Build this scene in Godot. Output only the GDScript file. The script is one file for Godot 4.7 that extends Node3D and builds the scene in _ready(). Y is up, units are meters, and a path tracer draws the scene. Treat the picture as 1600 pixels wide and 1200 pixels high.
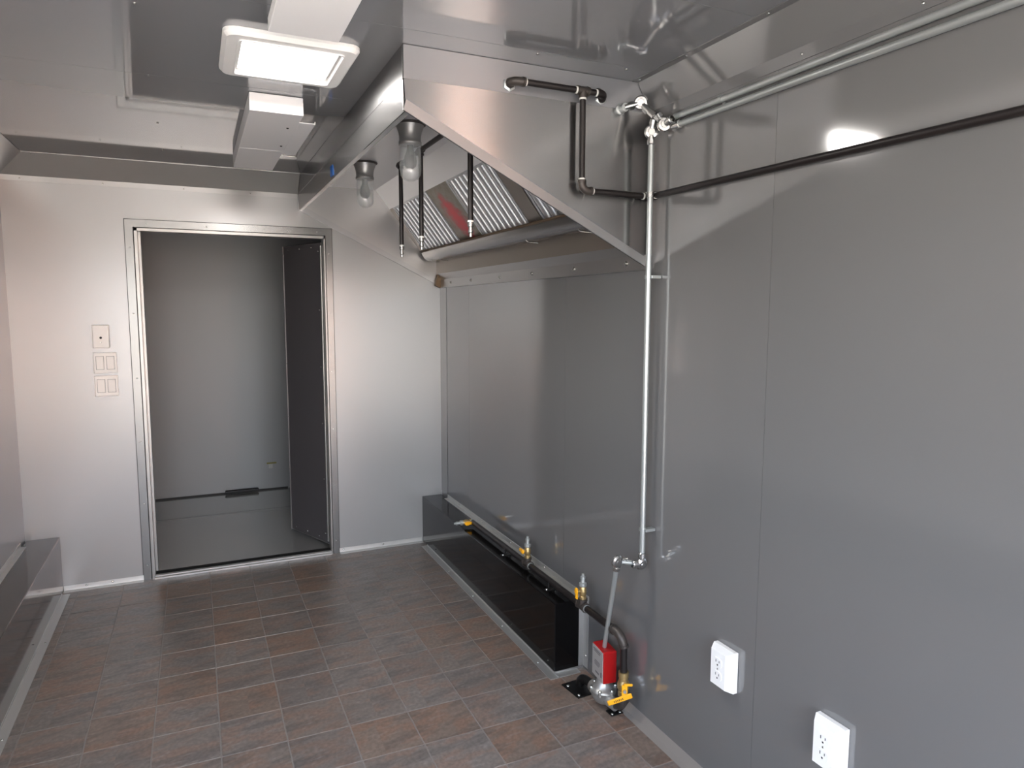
extends Node3D
# Inside of a food trailer: end wall with doorway, exhaust hood and gas line along the right wall.
# x to the right, y up, the trailer runs along -z. Measured from the photograph's own perspective.
const D := 4.016      # end wall
const W := 1.357      # right wall
const L := 0.802      # left wall (at x = -L)
const H := 2.138      # ceiling
const REAR := 1.5
const WAVE := 0.0003

var M := {}
var org := {}
var used := {}
var rng := RandomNumberGenerator.new()

# ---------------------------------------------------------------- geometry
class Geo:
	var st := SurfaceTool.new()
	func _init():
		st.begin(Mesh.PRIMITIVE_TRIANGLES)
	func v(p: Vector3, n: Vector3, uv: Vector2):
		st.set_normal(n); st.set_uv(uv); st.add_vertex(p)
	func tri(a: Vector3, b: Vector3, c: Vector3, na: Vector3, nb: Vector3, nc: Vector3, ua := Vector2.ZERO, ub := Vector2.ZERO, uc := Vector2.ZERO):
		if (b - a).cross(c - a).dot(na + nb + nc) > 0.0:
			v(a, na, ua); v(c, nc, uc); v(b, nb, ub)
		else:
			v(a, na, ua); v(b, nb, ub); v(c, nc, uc)
	func quad(a: Vector3, b: Vector3, c: Vector3, d: Vector3, out: Vector3):
		var n := (b - a).cross(c - a)
		if n.length() < 1e-12:
			n = (c - a).cross(d - a)
		n = n.normalized()
		if n.dot(out) < 0.0:
			n = -n
		var lu := (b - a).length()
		var lv := (d - a).length()
		tri(a, b, c, n, n, n, Vector2(0, 0), Vector2(lu, 0), Vector2(lu, lv))
		tri(a, c, d, n, n, n, Vector2(0, 0), Vector2(lu, lv), Vector2(0, lv))
	func box(c: Vector3, size: Vector3, bev := 0.0, bs := Basis.IDENTITY):
		var h := size * 0.5
		bev = minf(bev, minf(h.x, minf(h.y, h.z)) * 0.9)
		for ax in 3:
			var u := (ax + 1) % 3
			var w := (ax + 2) % 3
			for s in [-1.0, 1.0]:
				var p := []
				for k in [[-1.0, -1.0], [1.0, -1.0], [1.0, 1.0], [-1.0, 1.0]]:
					var q := Vector3.ZERO
					q[ax] = s * h[ax]
					q[u] = k[0] * (h[u] - bev)
					q[w] = k[1] * (h[w] - bev)
					p.append(c + bs * q)
				var o := Vector3.ZERO
				o[ax] = s
				quad(p[0], p[1], p[2], p[3], bs * o)
			if bev > 0.0:
				for su in [-1.0, 1.0]:
					for sw in [-1.0, 1.0]:
						var e := []
						for k in [[-1.0, 0], [1.0, 0], [1.0, 1], [-1.0, 1]]:
							var q := Vector3.ZERO
							q[ax] = k[0] * (h[ax] - bev)
							q[u] = su * (h[u] if k[1] == 0 else h[u] - bev)
							q[w] = sw * (h[w] - bev if k[1] == 0 else h[w])
							e.append(c + bs * q)
						var o := Vector3.ZERO
						o[u] = su
						o[w] = sw
						quad(e[0], e[1], e[2], e[3], bs * o)
		if bev > 0.0:
			for sx in [-1.0, 1.0]:
				for sy in [-1.0, 1.0]:
					for sz in [-1.0, 1.0]:
						var s := Vector3(sx, sy, sz)
						var a := c + bs * (s * Vector3(h.x, h.y - bev, h.z - bev))
						var b := c + bs * (s * Vector3(h.x - bev, h.y, h.z - bev))
						var d := c + bs * (s * Vector3(h.x - bev, h.y - bev, h.z))
						var n := (bs * s).normalized()
						tri(a, b, d, n, n, n)
	func span(lo: Vector3, hi: Vector3, bev := 0.0):
		box((lo + hi) * 0.5, (hi - lo).abs(), bev)
	func path(pts: Array, bend: float) -> PackedVector3Array:
		var out := PackedVector3Array()
		for i in pts.size():
			var p: Vector3 = pts[i]
			if i == 0 or i == pts.size() - 1 or bend <= 0.0:
				out.append(p)
				continue
			var a: Vector3 = (pts[i - 1] - p).normalized()
			var b: Vector3 = (pts[i + 1] - p).normalized()
			for k in 7:
				var t := k / 6.0
				var p0 := p + a * bend
				var p1 := p + b * bend
				out.append(p0.lerp(p, t).lerp(p.lerp(p1, t), t))
		return out
	func tube(pts: Array, r: float, bend := 0.0, seg := 14, caps := true):
		var pa := path(pts, bend)
		var t0 := (pa[1] - pa[0]).normalized()
		var u := t0.cross(Vector3.UP if absf(t0.y) < 0.9 else Vector3.RIGHT).normalized()
		var rings := []
		var dist := 0.0
		for i in pa.size():
			var t := t0
			if i > 0 and i < pa.size() - 1:
				t = ((pa[i] - pa[i - 1]).normalized() + (pa[i + 1] - pa[i]).normalized()).normalized()
			elif i == pa.size() - 1:
				t = (pa[i] - pa[i - 1]).normalized()
			if i > 0:
				dist += (pa[i] - pa[i - 1]).length()
			u = (u - t * u.dot(t)).normalized()
			var w := t.cross(u)
			var ring := []
			for k in seg + 1:
				var a := TAU * k / seg
				ring.append([u * cos(a) + w * sin(a), pa[i], dist, k * r * TAU / seg])
			rings.append(ring)
		for i in rings.size() - 1:
			for k in seg:
				var A = rings[i][k]
				var B = rings[i][k + 1]
				var C = rings[i + 1][k + 1]
				var E = rings[i + 1][k]
				tri(A[1] + A[0] * r, B[1] + B[0] * r, C[1] + C[0] * r, A[0], B[0], C[0], Vector2(A[2], A[3]), Vector2(B[2], B[3]), Vector2(C[2], C[3]))
				tri(A[1] + A[0] * r, C[1] + C[0] * r, E[1] + E[0] * r, A[0], C[0], E[0], Vector2(A[2], A[3]), Vector2(C[2], C[3]), Vector2(E[2], E[3]))
		if caps:
			for e in [0, rings.size() - 1]:
				var n: Vector3 = (pa[0] - pa[1]).normalized() if e == 0 else (pa[-1] - pa[-2]).normalized()
				for k in seg:
					var A = rings[e][k]
					var B = rings[e][k + 1]
					tri(A[1], A[1] + A[0] * r, B[1] + B[0] * r, n, n, n)
	# profile: Vector2(radius, height along axis) from bottom to top
	func lathe(o: Vector3, axis: Vector3, prof: Array, seg := 20, sharp := true):
		axis = axis.normalized()
		var u := axis.cross(Vector3.RIGHT if absf(axis.x) < 0.9 else Vector3.UP).normalized()
		var w := axis.cross(u)
		var ns := []
		for i in prof.size():
			var t := Vector2.ZERO
			if i > 0: t += (prof[i] - prof[i - 1]).normalized()
			if i < prof.size() - 1: t += (prof[i + 1] - prof[i]).normalized()
			ns.append(Vector2(t.y, -t.x).normalized())
		for i in prof.size() - 1:
			var a: Vector2 = prof[i]
			var b: Vector2 = prof[i + 1]
			var t := (b - a).normalized()
			var fn := Vector2(t.y, -t.x)
			var n0: Vector2 = fn if sharp else ns[i]
			var n1: Vector2 = fn if sharp else ns[i + 1]
			for k in seg:
				var d0 := u * cos(TAU * k / seg) + w * sin(TAU * k / seg)
				var d1 := u * cos(TAU * (k + 1) / seg) + w * sin(TAU * (k + 1) / seg)
				var p00 := o + d0 * a.x + axis * a.y
				var p01 := o + d1 * a.x + axis * a.y
				var p10 := o + d0 * b.x + axis * b.y
				var p11 := o + d1 * b.x + axis * b.y
				var n00 := d0 * n0.x + axis * n0.y
				var n01 := d1 * n0.x + axis * n0.y
				var n10 := d0 * n1.x + axis * n1.y
				var n11 := d1 * n1.x + axis * n1.y
				if a.x > 1e-6:
					tri(p00, p01, p11, n00, n01, n11)
				if b.x > 1e-6:
					tri(p00, p11, p10, n00, n11, n10)
	# polygon in (U, V) pushed along N by depth
	func prism(poly: Array, o: Vector3, U: Vector3, V: Vector3, N: Vector3, depth: float):
		var p2 := PackedVector2Array(poly)
		var idx := Geometry2D.triangulate_polygon(p2)
		var q := []
		var mid := Vector3.ZERO
		for p in p2:
			q.append(o + U * p.x + V * p.y)
			mid += q[-1]
		mid /= q.size()
		for side in 2:
			var sh := N * (depth if side == 1 else 0.0)
			var n := N if side == 1 else -N
			for i in range(0, idx.size(), 3):
				tri(q[idx[i]] + sh, q[idx[i + 1]] + sh, q[idx[i + 2]] + sh, n, n, n, p2[idx[i]], p2[idx[i + 1]], p2[idx[i + 2]])
		var cw := Geometry2D.is_polygon_clockwise(p2)
		for i in q.size():
			var j := (i + 1) % q.size()
			var e := p2[j] - p2[i]
			var o2 := Vector2(-e.y, e.x) if cw else Vector2(e.y, -e.x)
			quad(q[i], q[j], q[j] + N * depth, q[i] + N * depth, U * o2.x + V * o2.y)
	# a thin sheet with the slight unevenness of rolled metal: front face on a grid, plain back and edges
	func sheet(o: Vector3, U: Vector3, V: Vector3, w: float, h: float, N: Vector3, th: float, amp: float, sd: int):
		var nz := FastNoiseLite.new()
		nz.seed = sd
		nz.noise_type = FastNoiseLite.TYPE_SIMPLEX_SMOOTH
		nz.fractal_octaves = 1
		nz.frequency = 1.5
		var nu := maxi(2, int(w / 0.06))
		var nv := maxi(2, int(h / 0.06))
		var hgt := func(u: float, v: float) -> float:
			var k := minf(1.0, minf(minf(u, w - u), minf(v, h - v)) / 0.08)
			return amp * nz.get_noise_2d(u * 1.3, v * 0.8) * k * k
		var ps := []
		var ns := []
		for j in nv + 1:
			for i in nu + 1:
				var u := w * i / nu
				var v := h * j / nv
				ps.append(o + U * u + V * v + N * (th + hgt.call(u, v) - amp))
				var e := 0.01
				var du: float = (hgt.call(minf(u + e, w), v) - hgt.call(maxf(u - e, 0), v)) / (2 * e)
				var dv: float = (hgt.call(u, minf(v + e, h)) - hgt.call(u, maxf(v - e, 0))) / (2 * e)
				ns.append((N - U * du - V * dv).normalized())
		for j in nv:
			for i in nu:
				var a := j * (nu + 1) + i
				var b := a + 1
				var c := a + nu + 2
				var d := a + nu + 1
				tri(ps[a], ps[b], ps[c], ns[a], ns[b], ns[c], Vector2(i, j) / 16.0, Vector2(i + 1, j) / 16.0, Vector2(i + 1, j + 1) / 16.0)
				tri(ps[a], ps[c], ps[d], ns[a], ns[c], ns[d], Vector2(i, j) / 16.0, Vector2(i + 1, j + 1) / 16.0, Vector2(i, j + 1) / 16.0)
		var c0 := o
		var c1 := o + U * w
		var c2 := c1 + V * h
		var c3 := o + V * h
		var t := N * (th - amp)
		quad(c0, c1, c2, c3, -N)
		quad(c0, c1, c1 + t, c0 + t, -V)
		quad(c3, c2, c2 + t, c3 + t, V)
		quad(c0, c3, c3 + t, c0 + t, -U)
		quad(c1, c2, c2 + t, c1 + t, U)
	func mesh(shift := Vector3.ZERO) -> ArrayMesh:
		var m := st.commit()
		if shift == Vector3.ZERO:
			return m
		var arr := m.surface_get_arrays(0)
		var pv: PackedVector3Array = arr[Mesh.ARRAY_VERTEX]
		for i in pv.size():
			pv[i] -= shift
		arr[Mesh.ARRAY_VERTEX] = pv
		var out := ArrayMesh.new()
		out.add_surface_from_arrays(Mesh.PRIMITIVE_TRIANGLES, arr)
		return out

# ---------------------------------------------------------------- scene helpers
func numbered(called: String) -> String:
	used[called] = used.get(called, 0) + 1
	return called if used[called] == 1 else "%s_%03d" % [called, used[called] - 1]

func tag(o: Node, label := "", category := "", group := "", kind := ""):
	if label: o.set_meta("label", label)
	if category: o.set_meta("category", category)
	if group: o.set_meta("group", group)
	if kind: o.set_meta("kind", kind)

func thing(called: String, label: String, category: String, at := Vector3.ZERO, group := "", kind := "") -> Node3D:
	var o := Node3D.new()
	o.name = numbered(called)
	add_child(o)
	o.position = at
	org[o] = at
	tag(o, label, category, group, kind)
	return o

# a mesh in world coordinates as a part of a thing
func part(called: String, g: Geo, m: Material, parent: Node3D, label := "", kind := "") -> MeshInstance3D:
	var o := MeshInstance3D.new()
	o.name = called
	var at: Vector3 = org.get(parent, Vector3.ZERO)
	o.mesh = g.mesh(at)
	o.material_override = m
	parent.add_child(o, true)
	org[o] = at
	tag(o, label, "", "", kind)
	return o

# a mesh in the thing's own coordinates
func lpart(called: String, g: Geo, m: Material, parent: Node3D, label := "", kind := "") -> MeshInstance3D:
	var o := MeshInstance3D.new()
	o.name = called
	o.mesh = g.mesh()
	o.material_override = m
	parent.add_child(o, true)
	org[o] = Vector3.ZERO
	tag(o, label, "", "", kind)
	return o

func structure(called: String, label := "", category := "") -> Node3D:
	return thing(called, label, category, Vector3.ZERO, "", "structure")

func copy(o: Node3D, at: Vector3, label: String) -> Node3D:
	var c: Node3D = o.duplicate()
	c.name = numbered(String(o.name))
	add_child(c)
	c.position = at
	c.set_meta("label", label)
	return c

func screws(points: Array, n: Vector3, r: float, parent: Node3D, m: Material = null):
	var g := Geo.new()
	for p in points:
		g.lathe(p, n, [Vector2(r, 0), Vector2(r * 0.85, r * 0.45), Vector2(r * 0.4, r * 0.65), Vector2(0, r * 0.7)], 8, false)
	part("screws", g, m if m else M.screw, parent, "", "stuff")

# ---------------------------------------------------------------- materials
func mat(col: Color, rough: float, metal := 0.0, spec := 0.5) -> StandardMaterial3D:
	var m := StandardMaterial3D.new()
	m.albedo_color = col
	m.roughness = rough
	m.metallic = metal
	m.metallic_specular = spec
	return m

func grey(v: float) -> Color:
	return Color(v, v, v)

func noise_img(w: int, h: int, s: int, freq: float, oct: int) -> Image:
	var n := FastNoiseLite.new()
	n.seed = s
	n.noise_type = FastNoiseLite.TYPE_SIMPLEX_SMOOTH
	n.frequency = freq
	n.fractal_octaves = oct
	return n.get_seamless_image(w, h)

func tile_texture() -> ImageTexture:
	var S := 1024
	var a := noise_img(512, 1024, 3, 0.009, 4); a.resize(S, S, Image.INTERPOLATE_CUBIC)
	var b := noise_img(256, 1024, 7, 0.014, 5); b.resize(S, S, Image.INTERPOLATE_CUBIC)
	var c := noise_img(S, S, 11, 0.05, 4)
	var e := noise_img(256, 1024, 19, 0.03, 4); e.resize(S, S, Image.INTERPOLATE_CUBIC)
	for i in [a, b, c, e]:
		i.convert(Image.FORMAT_L8)
	var da := a.get_data()
	var db := b.get_data()
	var dc := c.get_data()
	var de := e.get_data()
	var out := PackedByteArray()
	out.resize(S * S * 3)
	var g1 := Vector3(115, 108, 103)
	var g2 := Vector3(122, 104, 94)
	var g3 := Vector3(93, 88, 86)
	var g4 := Vector3(128, 124, 122)
	for y in S:
		for x in S:
			# streaks lean a little across the tile
			var k := ((y + x / 6) % S) * S + x
			var wa := smoothstep(0.42, 0.66, da[k] / 255.0)
			var wb := smoothstep(0.50, 0.74, db[k] / 255.0)
			var we := smoothstep(0.62, 0.86, de[k] / 255.0)
			var col := g1.lerp(g2, wa * 0.8).lerp(g3, wb * 0.6).lerp(g4, we * 0.6)
			col *= 0.88 + 0.24 * dc[k] / 255.0
			var i := (y * S + x) * 3
			out[i] = int(clampf(col.x, 0, 255))
			out[i + 1] = int(clampf(col.y, 0, 255))
			out[i + 2] = int(clampf(col.z, 0, 255))
	return ImageTexture.create_from_image(Image.create_from_data(S, S, false, Image.FORMAT_RGB8, out))

func mark_texture() -> ImageTexture:
	# worn red paint swipe on a bare steel panel
	var w := 128
	var h := 160
	var n := noise_img(w, h, 23, 0.045, 4)
	n.convert(Image.FORMAT_L8)
	var im := Image.create(w, h, false, Image.FORMAT_RGB8)
	for y in h:
		for x in w:
			var v := n.get_pixel(x, y).r
			var base := Color(0.56, 0.53, 0.48).lerp(Color(0.47, 0.44, 0.38), v)
			var u := x / float(w)
			var t := y / float(h)
			var cx := 0.5 + 0.22 * (t - 0.5)
			var d := absf(u - cx) / 0.25
			var along := absf(t - 0.55) / 0.36
			var k := smoothstep(0.0, 1.5, 1.7 - d - along * along * 0.8 + (v - 0.5) * 0.8)
			im.set_pixel(x, y, base.lerp(Color(0.78, 0.12, 0.17), k * 0.95))
	return ImageTexture.create_from_image(im)

func make_materials():
	M.wall = mat(Color(0.48, 0.48, 0.48), 0.08, 0.34, 0.75)
	M.endwall = mat(Color(0.63, 0.63, 0.63), 0.26, 0.35, 0.5)
	M.closure = mat(Color(0.56, 0.565, 0.575), 0.24, 0.5, 0.5)
	M.box_left = mat(Color(0.33, 0.31, 0.30), 0.09, 0.45, 0.7)
	M.ceiling = mat(Color(0.57, 0.575, 0.585), 0.06, 0.45, 0.5)
	M.far = mat(Color(0.54, 0.545, 0.55), 0.42, 0.25, 0.35)
	M.far_floor = mat(Color(0.68, 0.68, 0.67), 0.09, 0.55, 0.6)
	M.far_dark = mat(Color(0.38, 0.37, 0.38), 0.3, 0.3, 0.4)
	M.cove = mat(Color(0.66, 0.66, 0.655), 0.25, 0.35, 0.5)
	M.seam = mat(grey(0.12), 0.8)
	M.seam_far = mat(grey(0.17), 0.7)
	M.trough = mat(Color(0.58, 0.57, 0.56), 0.24, 0.9)
	M.trim = mat(Color(0.60, 0.595, 0.585), 0.30, 0.7)
	M.casing = mat(Color(0.50, 0.50, 0.495), 0.24, 0.8)
	M.slot_grey = mat(grey(0.62), 0.6)
	M.hem = mat(Color(0.60, 0.60, 0.60), 0.32, 0.85)
	M.alu = mat(Color(0.74, 0.74, 0.73), 0.34, 0.7)
	M.steel = mat(Color(0.60, 0.60, 0.60), 0.23, 0.95)
	M.steel.anisotropy_enabled = true
	M.steel.anisotropy = -0.9
	M.steel_in = mat(Color(0.90, 0.90, 0.90), 0.32, 0.3)
	M.steel_mid = mat(Color(0.62, 0.615, 0.61), 0.3, 0.8)
	M.panel_tan = mat(Color(0.56, 0.53, 0.50), 0.4, 0.75)
	M.rust = mat(Color(0.45, 0.37, 0.28), 0.5, 0.5)
	M.baffle = mat(Color(0.76, 0.77, 0.78), 0.38, 0.8)
	M.dark = mat(grey(0.06), 0.7)
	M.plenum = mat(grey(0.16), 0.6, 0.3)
	M.black = mat(Color(0.05, 0.047, 0.048), 0.10, 0.0, 0.35)
	M.black_flat = mat(Color(0.045, 0.043, 0.043), 0.4)
	M.pipe = mat(Color(0.125, 0.108, 0.105), 0.38, 0.25)
	M.fitting = mat(Color(0.26, 0.24, 0.225), 0.42, 0.4)
	M.tape = mat(Color(0.82, 0.82, 0.80), 0.6)
	M.emt = mat(Color(0.68, 0.70, 0.695), 0.3, 0.6)
	M.chrome = mat(Color(0.70, 0.70, 0.69), 0.24, 0.95)
	M.screw = mat(Color(0.75, 0.75, 0.73), 0.25, 0.9)
	M.brass = mat(Color(0.72, 0.63, 0.44), 0.32, 0.8)
	M.yellow = mat(Color(0.93, 0.66, 0.08), 0.4)
	M.ink = mat(Color(0.2, 0.16, 0.08), 0.6)
	M.red = mat(Color(0.60, 0.04, 0.055), 0.35)
	M.plate = mat(Color(0.62, 0.61, 0.60), 0.5, 0.2)
	M.print = mat(Color(0.36, 0.35, 0.36), 0.6)
	M.cast = mat(Color(0.68, 0.68, 0.67), 0.38, 0.75)
	M.plastic = mat(Color(0.92, 0.92, 0.91), 0.35)
	M.plastic_far = mat(Color(0.94, 0.93, 0.91), 0.4)
	M.slot = mat(grey(0.12), 0.7)
	M.duct = mat(Color(0.92, 0.92, 0.92), 0.5)
	M.caulk = mat(Color(0.46, 0.44, 0.42), 0.8)
	M.blue = mat(Color(0.10, 0.36, 0.66), 0.6)
	M.sticker = mat(Color(0.45, 0.42, 0.22), 0.6)
	M.grout = mat(Color(0.49, 0.47, 0.455), 0.6)
	M.mark = mat(Color.WHITE, 0.4, 0.55)
	M.mark.albedo_texture = mark_texture()
	var tt := tile_texture()
	for i in 4:
		var c: Color = [Color(1, 1, 1), Color(1.0, 0.95, 0.91), Color(0.95, 0.95, 0.95), Color(0.98, 0.97, 0.96)][i]
		var m := mat(c, 0.34, 0.0, 0.5)
		m.albedo_texture = tt
		M["tile%d" % i] = m
	M.lens = mat(Color(0.95, 0.95, 0.93), 0.3)
	M.lens.emission_enabled = true
	M.lens.emission = Color(1.0, 0.985, 0.97)
	M.lens.emission_energy_multiplier = 4.0
	M.glass = mat(Color(0.93, 0.95, 0.95, 0.12), 0.03)
	M.glass.transparency = BaseMaterial3D.TRANSPARENCY_ALPHA
	M.bulb = mat(Color(0.34, 0.34, 0.33), 0.3)
	M.terracotta = mat(Color(0.86, 0.68, 0.60), 0.9)
	M.ground = mat(Color(0.68, 0.655, 0.62), 0.95)

# ---------------------------------------------------------------- build
func _ready():
	rng.seed = 4
	# camera
	var cam := Camera3D.new()
	cam.name = "camera"
	cam.position = Vector3(0, 1.419, 0)
	cam.rotation = Vector3(-0.1057, -0.4281, 0.0019)
	cam.fov = 57.884
	cam.near = 0.02
	add_child(cam)
	cam.current = true
	# sky and exposure
	var we := WorldEnvironment.new()
	we.name = "world"
	var env := Environment.new()
	var sky := Sky.new()
	var sm := ProceduralSkyMaterial.new()
	sm.sky_top_color = Color(0.76, 0.82, 0.92)
	sm.sky_horizon_color = Color(0.92, 0.91, 0.90)
	sm.ground_bottom_color = Color(0.5, 0.45, 0.4)
	sm.ground_horizon_color = Color(0.80, 0.77, 0.73)
	sm.energy_multiplier = 13.5
	sky.sky_material = sm
	env.sky = sky
	env.background_mode = Environment.BG_SKY
	env.tonemap_mode = Environment.TONE_MAPPER_LINEAR
	env.tonemap_exposure = 1.0
	env.sdfgi_enabled = true
	env.ssao_enabled = true
	env.ssil_enabled = true
	we.environment = env
	add_child(we)
	# afternoon sun outside, on the ground beyond the door and the serving window
	var sun := DirectionalLight3D.new()
	sun.name = "sun"
	sun.rotation_degrees = Vector3(-52, 172, 0)
	sun.light_color = Color(1.0, 0.95, 0.89)
	sun.light_energy = 14.0
	sun.light_angular_distance = 0.5
	sun.shadow_enabled = true
	add_child(sun)
	# the ceiling fixture's own light
	var al := AreaLight3D.new()
	al.name = "ceiling_lamp_light"
	al.area_size = Vector2(0.25, 0.26)
	al.position = Vector3(0.274, 2.112, -2.156)
	al.rotation_degrees = Vector3(-90, 0, 0)
	al.light_energy = 1.8
	al.light_color = Color(1.0, 0.98, 0.96)
	al.shadow_enabled = true
	al.area_range = 8.0
	add_child(al)

	make_materials()
	build_shell()
	build_tiles()
	build_door()
	build_far_room()
	build_wheel_boxes()
	build_hood()
	build_filters()
	build_jar_lights()
	build_suppression()
	build_conduit()
	build_ceiling_items()
	build_gas()
	build_outlets()
	build_switches()

func build_shell():
	var g: Geo
	var o: Node3D
	# right wall: sheets with hairline joints over a dark backing; side door opening near the camera's right
	o = structure("wall_right")
	g = Geo.new()
	g.span(Vector3(W + 0.012, -0.02, -D - 0.05), Vector3(W + 0.06, H + 0.03, -0.62))
	g.span(Vector3(W + 0.012, 1.95, -0.62), Vector3(W + 0.06, H + 0.03, 0.30))
	g.span(Vector3(W + 0.012, -0.02, 0.30), Vector3(W + 0.06, H + 0.03, REAR + 0.05))
	part("backing", g, M.seam, o)
	var cuts := [-D, -3.54, -2.455, -1.37, -0.62]
	for i in 4:
		g = Geo.new()
		g.sheet(Vector3(W + 0.0125, 0, cuts[i] + 0.0006), Vector3(0, 0, 1), Vector3.UP, cuts[i + 1] - cuts[i] - 0.001, H, Vector3.LEFT, 0.0125, WAVE, 10 + i)
		part("panel", g, M.wall, o)
	g = Geo.new()
	g.span(Vector3(W, 1.95, -0.62), Vector3(W + 0.0125, H, 0.30))
	g.span(Vector3(W, 0, 0.30), Vector3(W + 0.0125, H, REAR))
	part("panel", g, M.wall, o)
	g = Geo.new()
	g.prism([Vector2(0, 0), Vector2(0.03, 0), Vector2(0.03, 0.002), Vector2(0.002, 0.002), Vector2(0.002, 0.022), Vector2(0, 0.022)], Vector3(W, 0, -D), Vector3(-1, 0, 0), Vector3(0, 0, 1), Vector3.UP, 1.552)
	o = structure("trim_3")
	g = Geo.new()
	g.span(Vector3(W - 0.0025, 0.31, -D), Vector3(W, 1.552, -3.905), 0.0008)
	part("angle", g, M.wall, o)
	# end wall round the doorway
	o = structure("wall_back")
	g = Geo.new()
	g.sheet(Vector3(-L - 0.05, -0.02, -D - 0.05), Vector3.RIGHT, Vector3.UP, L + 0.05 - 0.262, H + 0.05, Vector3(0, 0, 1), 0.05, WAVE, 21)
	part("panel", g, M.endwall, o)
	g = Geo.new()
	g.sheet(Vector3(0.690, -0.02, -D - 0.05), Vector3.RIGHT, Vector3.UP, W + 0.05 - 0.690, H + 0.05, Vector3(0, 0, 1), 0.05, WAVE, 22)
	part("panel", g, M.endwall, o)
	g = Geo.new()
	g.sheet(Vector3(-0.262, 1.83, -D - 0.05), Vector3.RIGHT, Vector3.UP, 0.952, H + 0.03 - 1.83, Vector3(0, 0, 1), 0.05, WAVE, 23)
	part("panel", g, M.endwall, o)
	# left wall with the open serving window
	o = structure("wall_left")
	var wz := [-1.2, 0.9]
	var wy := [1.02, 1.92]
	g = Geo.new()
	g.sheet(Vector3(-L - 0.05, 0, -D), Vector3(0, 0, 1), Vector3.UP, D + wz[0], H, Vector3.RIGHT, 0.05, WAVE, 25)
	part("panel", g, M.endwall, o)
	for q in [[wz[0], wz[1], 0.0, wy[0]], [wz[0], wz[1], wy[1], H], [wz[1], REAR, 0.0, H]]:
		g = Geo.new()
		g.span(Vector3(-L - 0.05, q[2], q[0]), Vector3(-L, q[3], q[1]))
		part("panel", g, M.wall, o)
	o = structure("window_1")
	g = Geo.new()
	g.span(Vector3(-L - 0.055, wy[0] - 0.03, wz[0] - 0.03), Vector3(-L + 0.012, wy[0], wz[1] + 0.03), 0.003)
	g.span(Vector3(-L - 0.055, wy[1], wz[0] - 0.03), Vector3(-L + 0.012, wy[1] + 0.03, wz[1] + 0.03), 0.003)
	g.span(Vector3(-L - 0.055, wy[0], wz[0] - 0.03), Vector3(-L + 0.012, wy[1], wz[0]), 0.003)
	g.span(Vector3(-L - 0.055, wy[0], wz[1]), Vector3(-L + 0.012, wy[1], wz[1] + 0.03), 0.003)
	part("window_frame", g, M.trim, o)
	# wall behind the camera with the rear doorway standing open
	o = structure("wall_front")
	for r in [[-L - 0.05, -0.70, -0.02, H + 0.03], [1.25, W + 0.06, -0.02, H + 0.03], [-0.70, 1.25, 1.92, H + 0.03]]:
		g = Geo.new()
		g.span(Vector3(r[0], r[2], REAR), Vector3(r[1], r[3], REAR + 0.05))
		part("panel", g, M.endwall, o)
	# ceiling sheets
	o = structure("ceiling")
	g = Geo.new()
	g.span(Vector3(-L - 0.05, H + 0.004, -D - 0.05), Vector3(W + 0.06, H + 0.06, REAR + 0.05))
	part("backing", g, M.seam, o)
	var cz := [-D, -2.49, -1.815, -1.385, 0.1, REAR]
	for i in 5:
		g = Geo.new()
		g.sheet(Vector3(-L, H + 0.005, cz[i] + 0.0008), Vector3.RIGHT, Vector3(0, 0, 1), W + L, cz[i + 1] - cz[i] - 0.0016, Vector3.DOWN, 0.005, WAVE, 31 + i)
		part("panel", g, M.ceiling, o)
	var sp := []
	for z in [-1.938, -2.494, -3.1, -3.6]:
		sp.append(Vector3(-0.096, H, z))
	for x in [-0.55, 0.912, 1.21]:
		sp.append(Vector3(x, H, -1.83))
	sp.append(Vector3(-0.55, H, -2.5))
	screws(sp, Vector3.DOWN, 0.0045, o)
	# sloped cove trims where ceiling and walls meet
	o = structure("trim_1")
	g = Geo.new()
	g.prism([Vector2(0, 2.022), Vector2(0.002, 2.022), Vector2(0.002, 2.0475), Vector2(0.113, H - 0.002), Vector2(0.113, H), Vector2(0, H)], Vector3(-L, 0, -D), Vector3(0, 0, 1), Vector3.UP, Vector3.RIGHT, 1.345)
	part("cove", g, M.cove, o)
	sp = []
	for x in [-0.74, -0.65, -0.38, 0.05, 0.4]:
		sp.append(Vector3(x, H - 0.003, -D + 0.108))
	screws(sp, Vector3(0, -0.6, 0.8), 0.004, o)
	sp = []
	for x in [-0.72, -0.38, -0.02, 0.3]:
		sp.append(Vector3(x, 2.034, -D + 0.002))
	screws(sp, Vector3(0, 0, 1), 0.0035, o)
	o = structure("trim_2")
	g = Geo.new()
	g.prism([Vector2(-L, 2.022), Vector2(-L + 0.002, 2.022), Vector2(-L + 0.002, 2.0475), Vector2(-L + 0.113, H - 0.002), Vector2(-L + 0.113, H), Vector2(-L, H)], Vector3(0, 0, -D), Vector3.RIGHT, Vector3.UP, Vector3(0, 0, 1), D + REAR)
	part("cove", g, M.cove, o)
	o = structure("trim_4")
	g = Geo.new()
	g.prism([Vector2(W, 2.018), Vector2(W - 0.002, 2.018), Vector2(W - 0.002, 2.05), Vector2(W - 0.048, H - 0.003), Vector2(W - 0.07, H - 0.0025), Vector2(W - 0.07, H), Vector2(W, H)], Vector3(0, 0, -1.912), Vector3.RIGHT, Vector3.UP, Vector3(0, 0, 1), 1.912 + REAR)
	part("cove", g, M.wall, o)
	sp = []
	for z in [-1.885, -1.66, -1.35]:
		sp.append(Vector3(W - 0.06, H - 0.003, z))
	screws(sp, Vector3.DOWN, 0.004, o)
	sp = []
	for z in [-1.296, -0.99]:
		sp.append(Vector3(W - 0.002, 2.032, z))
	screws(sp, Vector3(-1, 0, 0), 0.0035, o)
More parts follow.
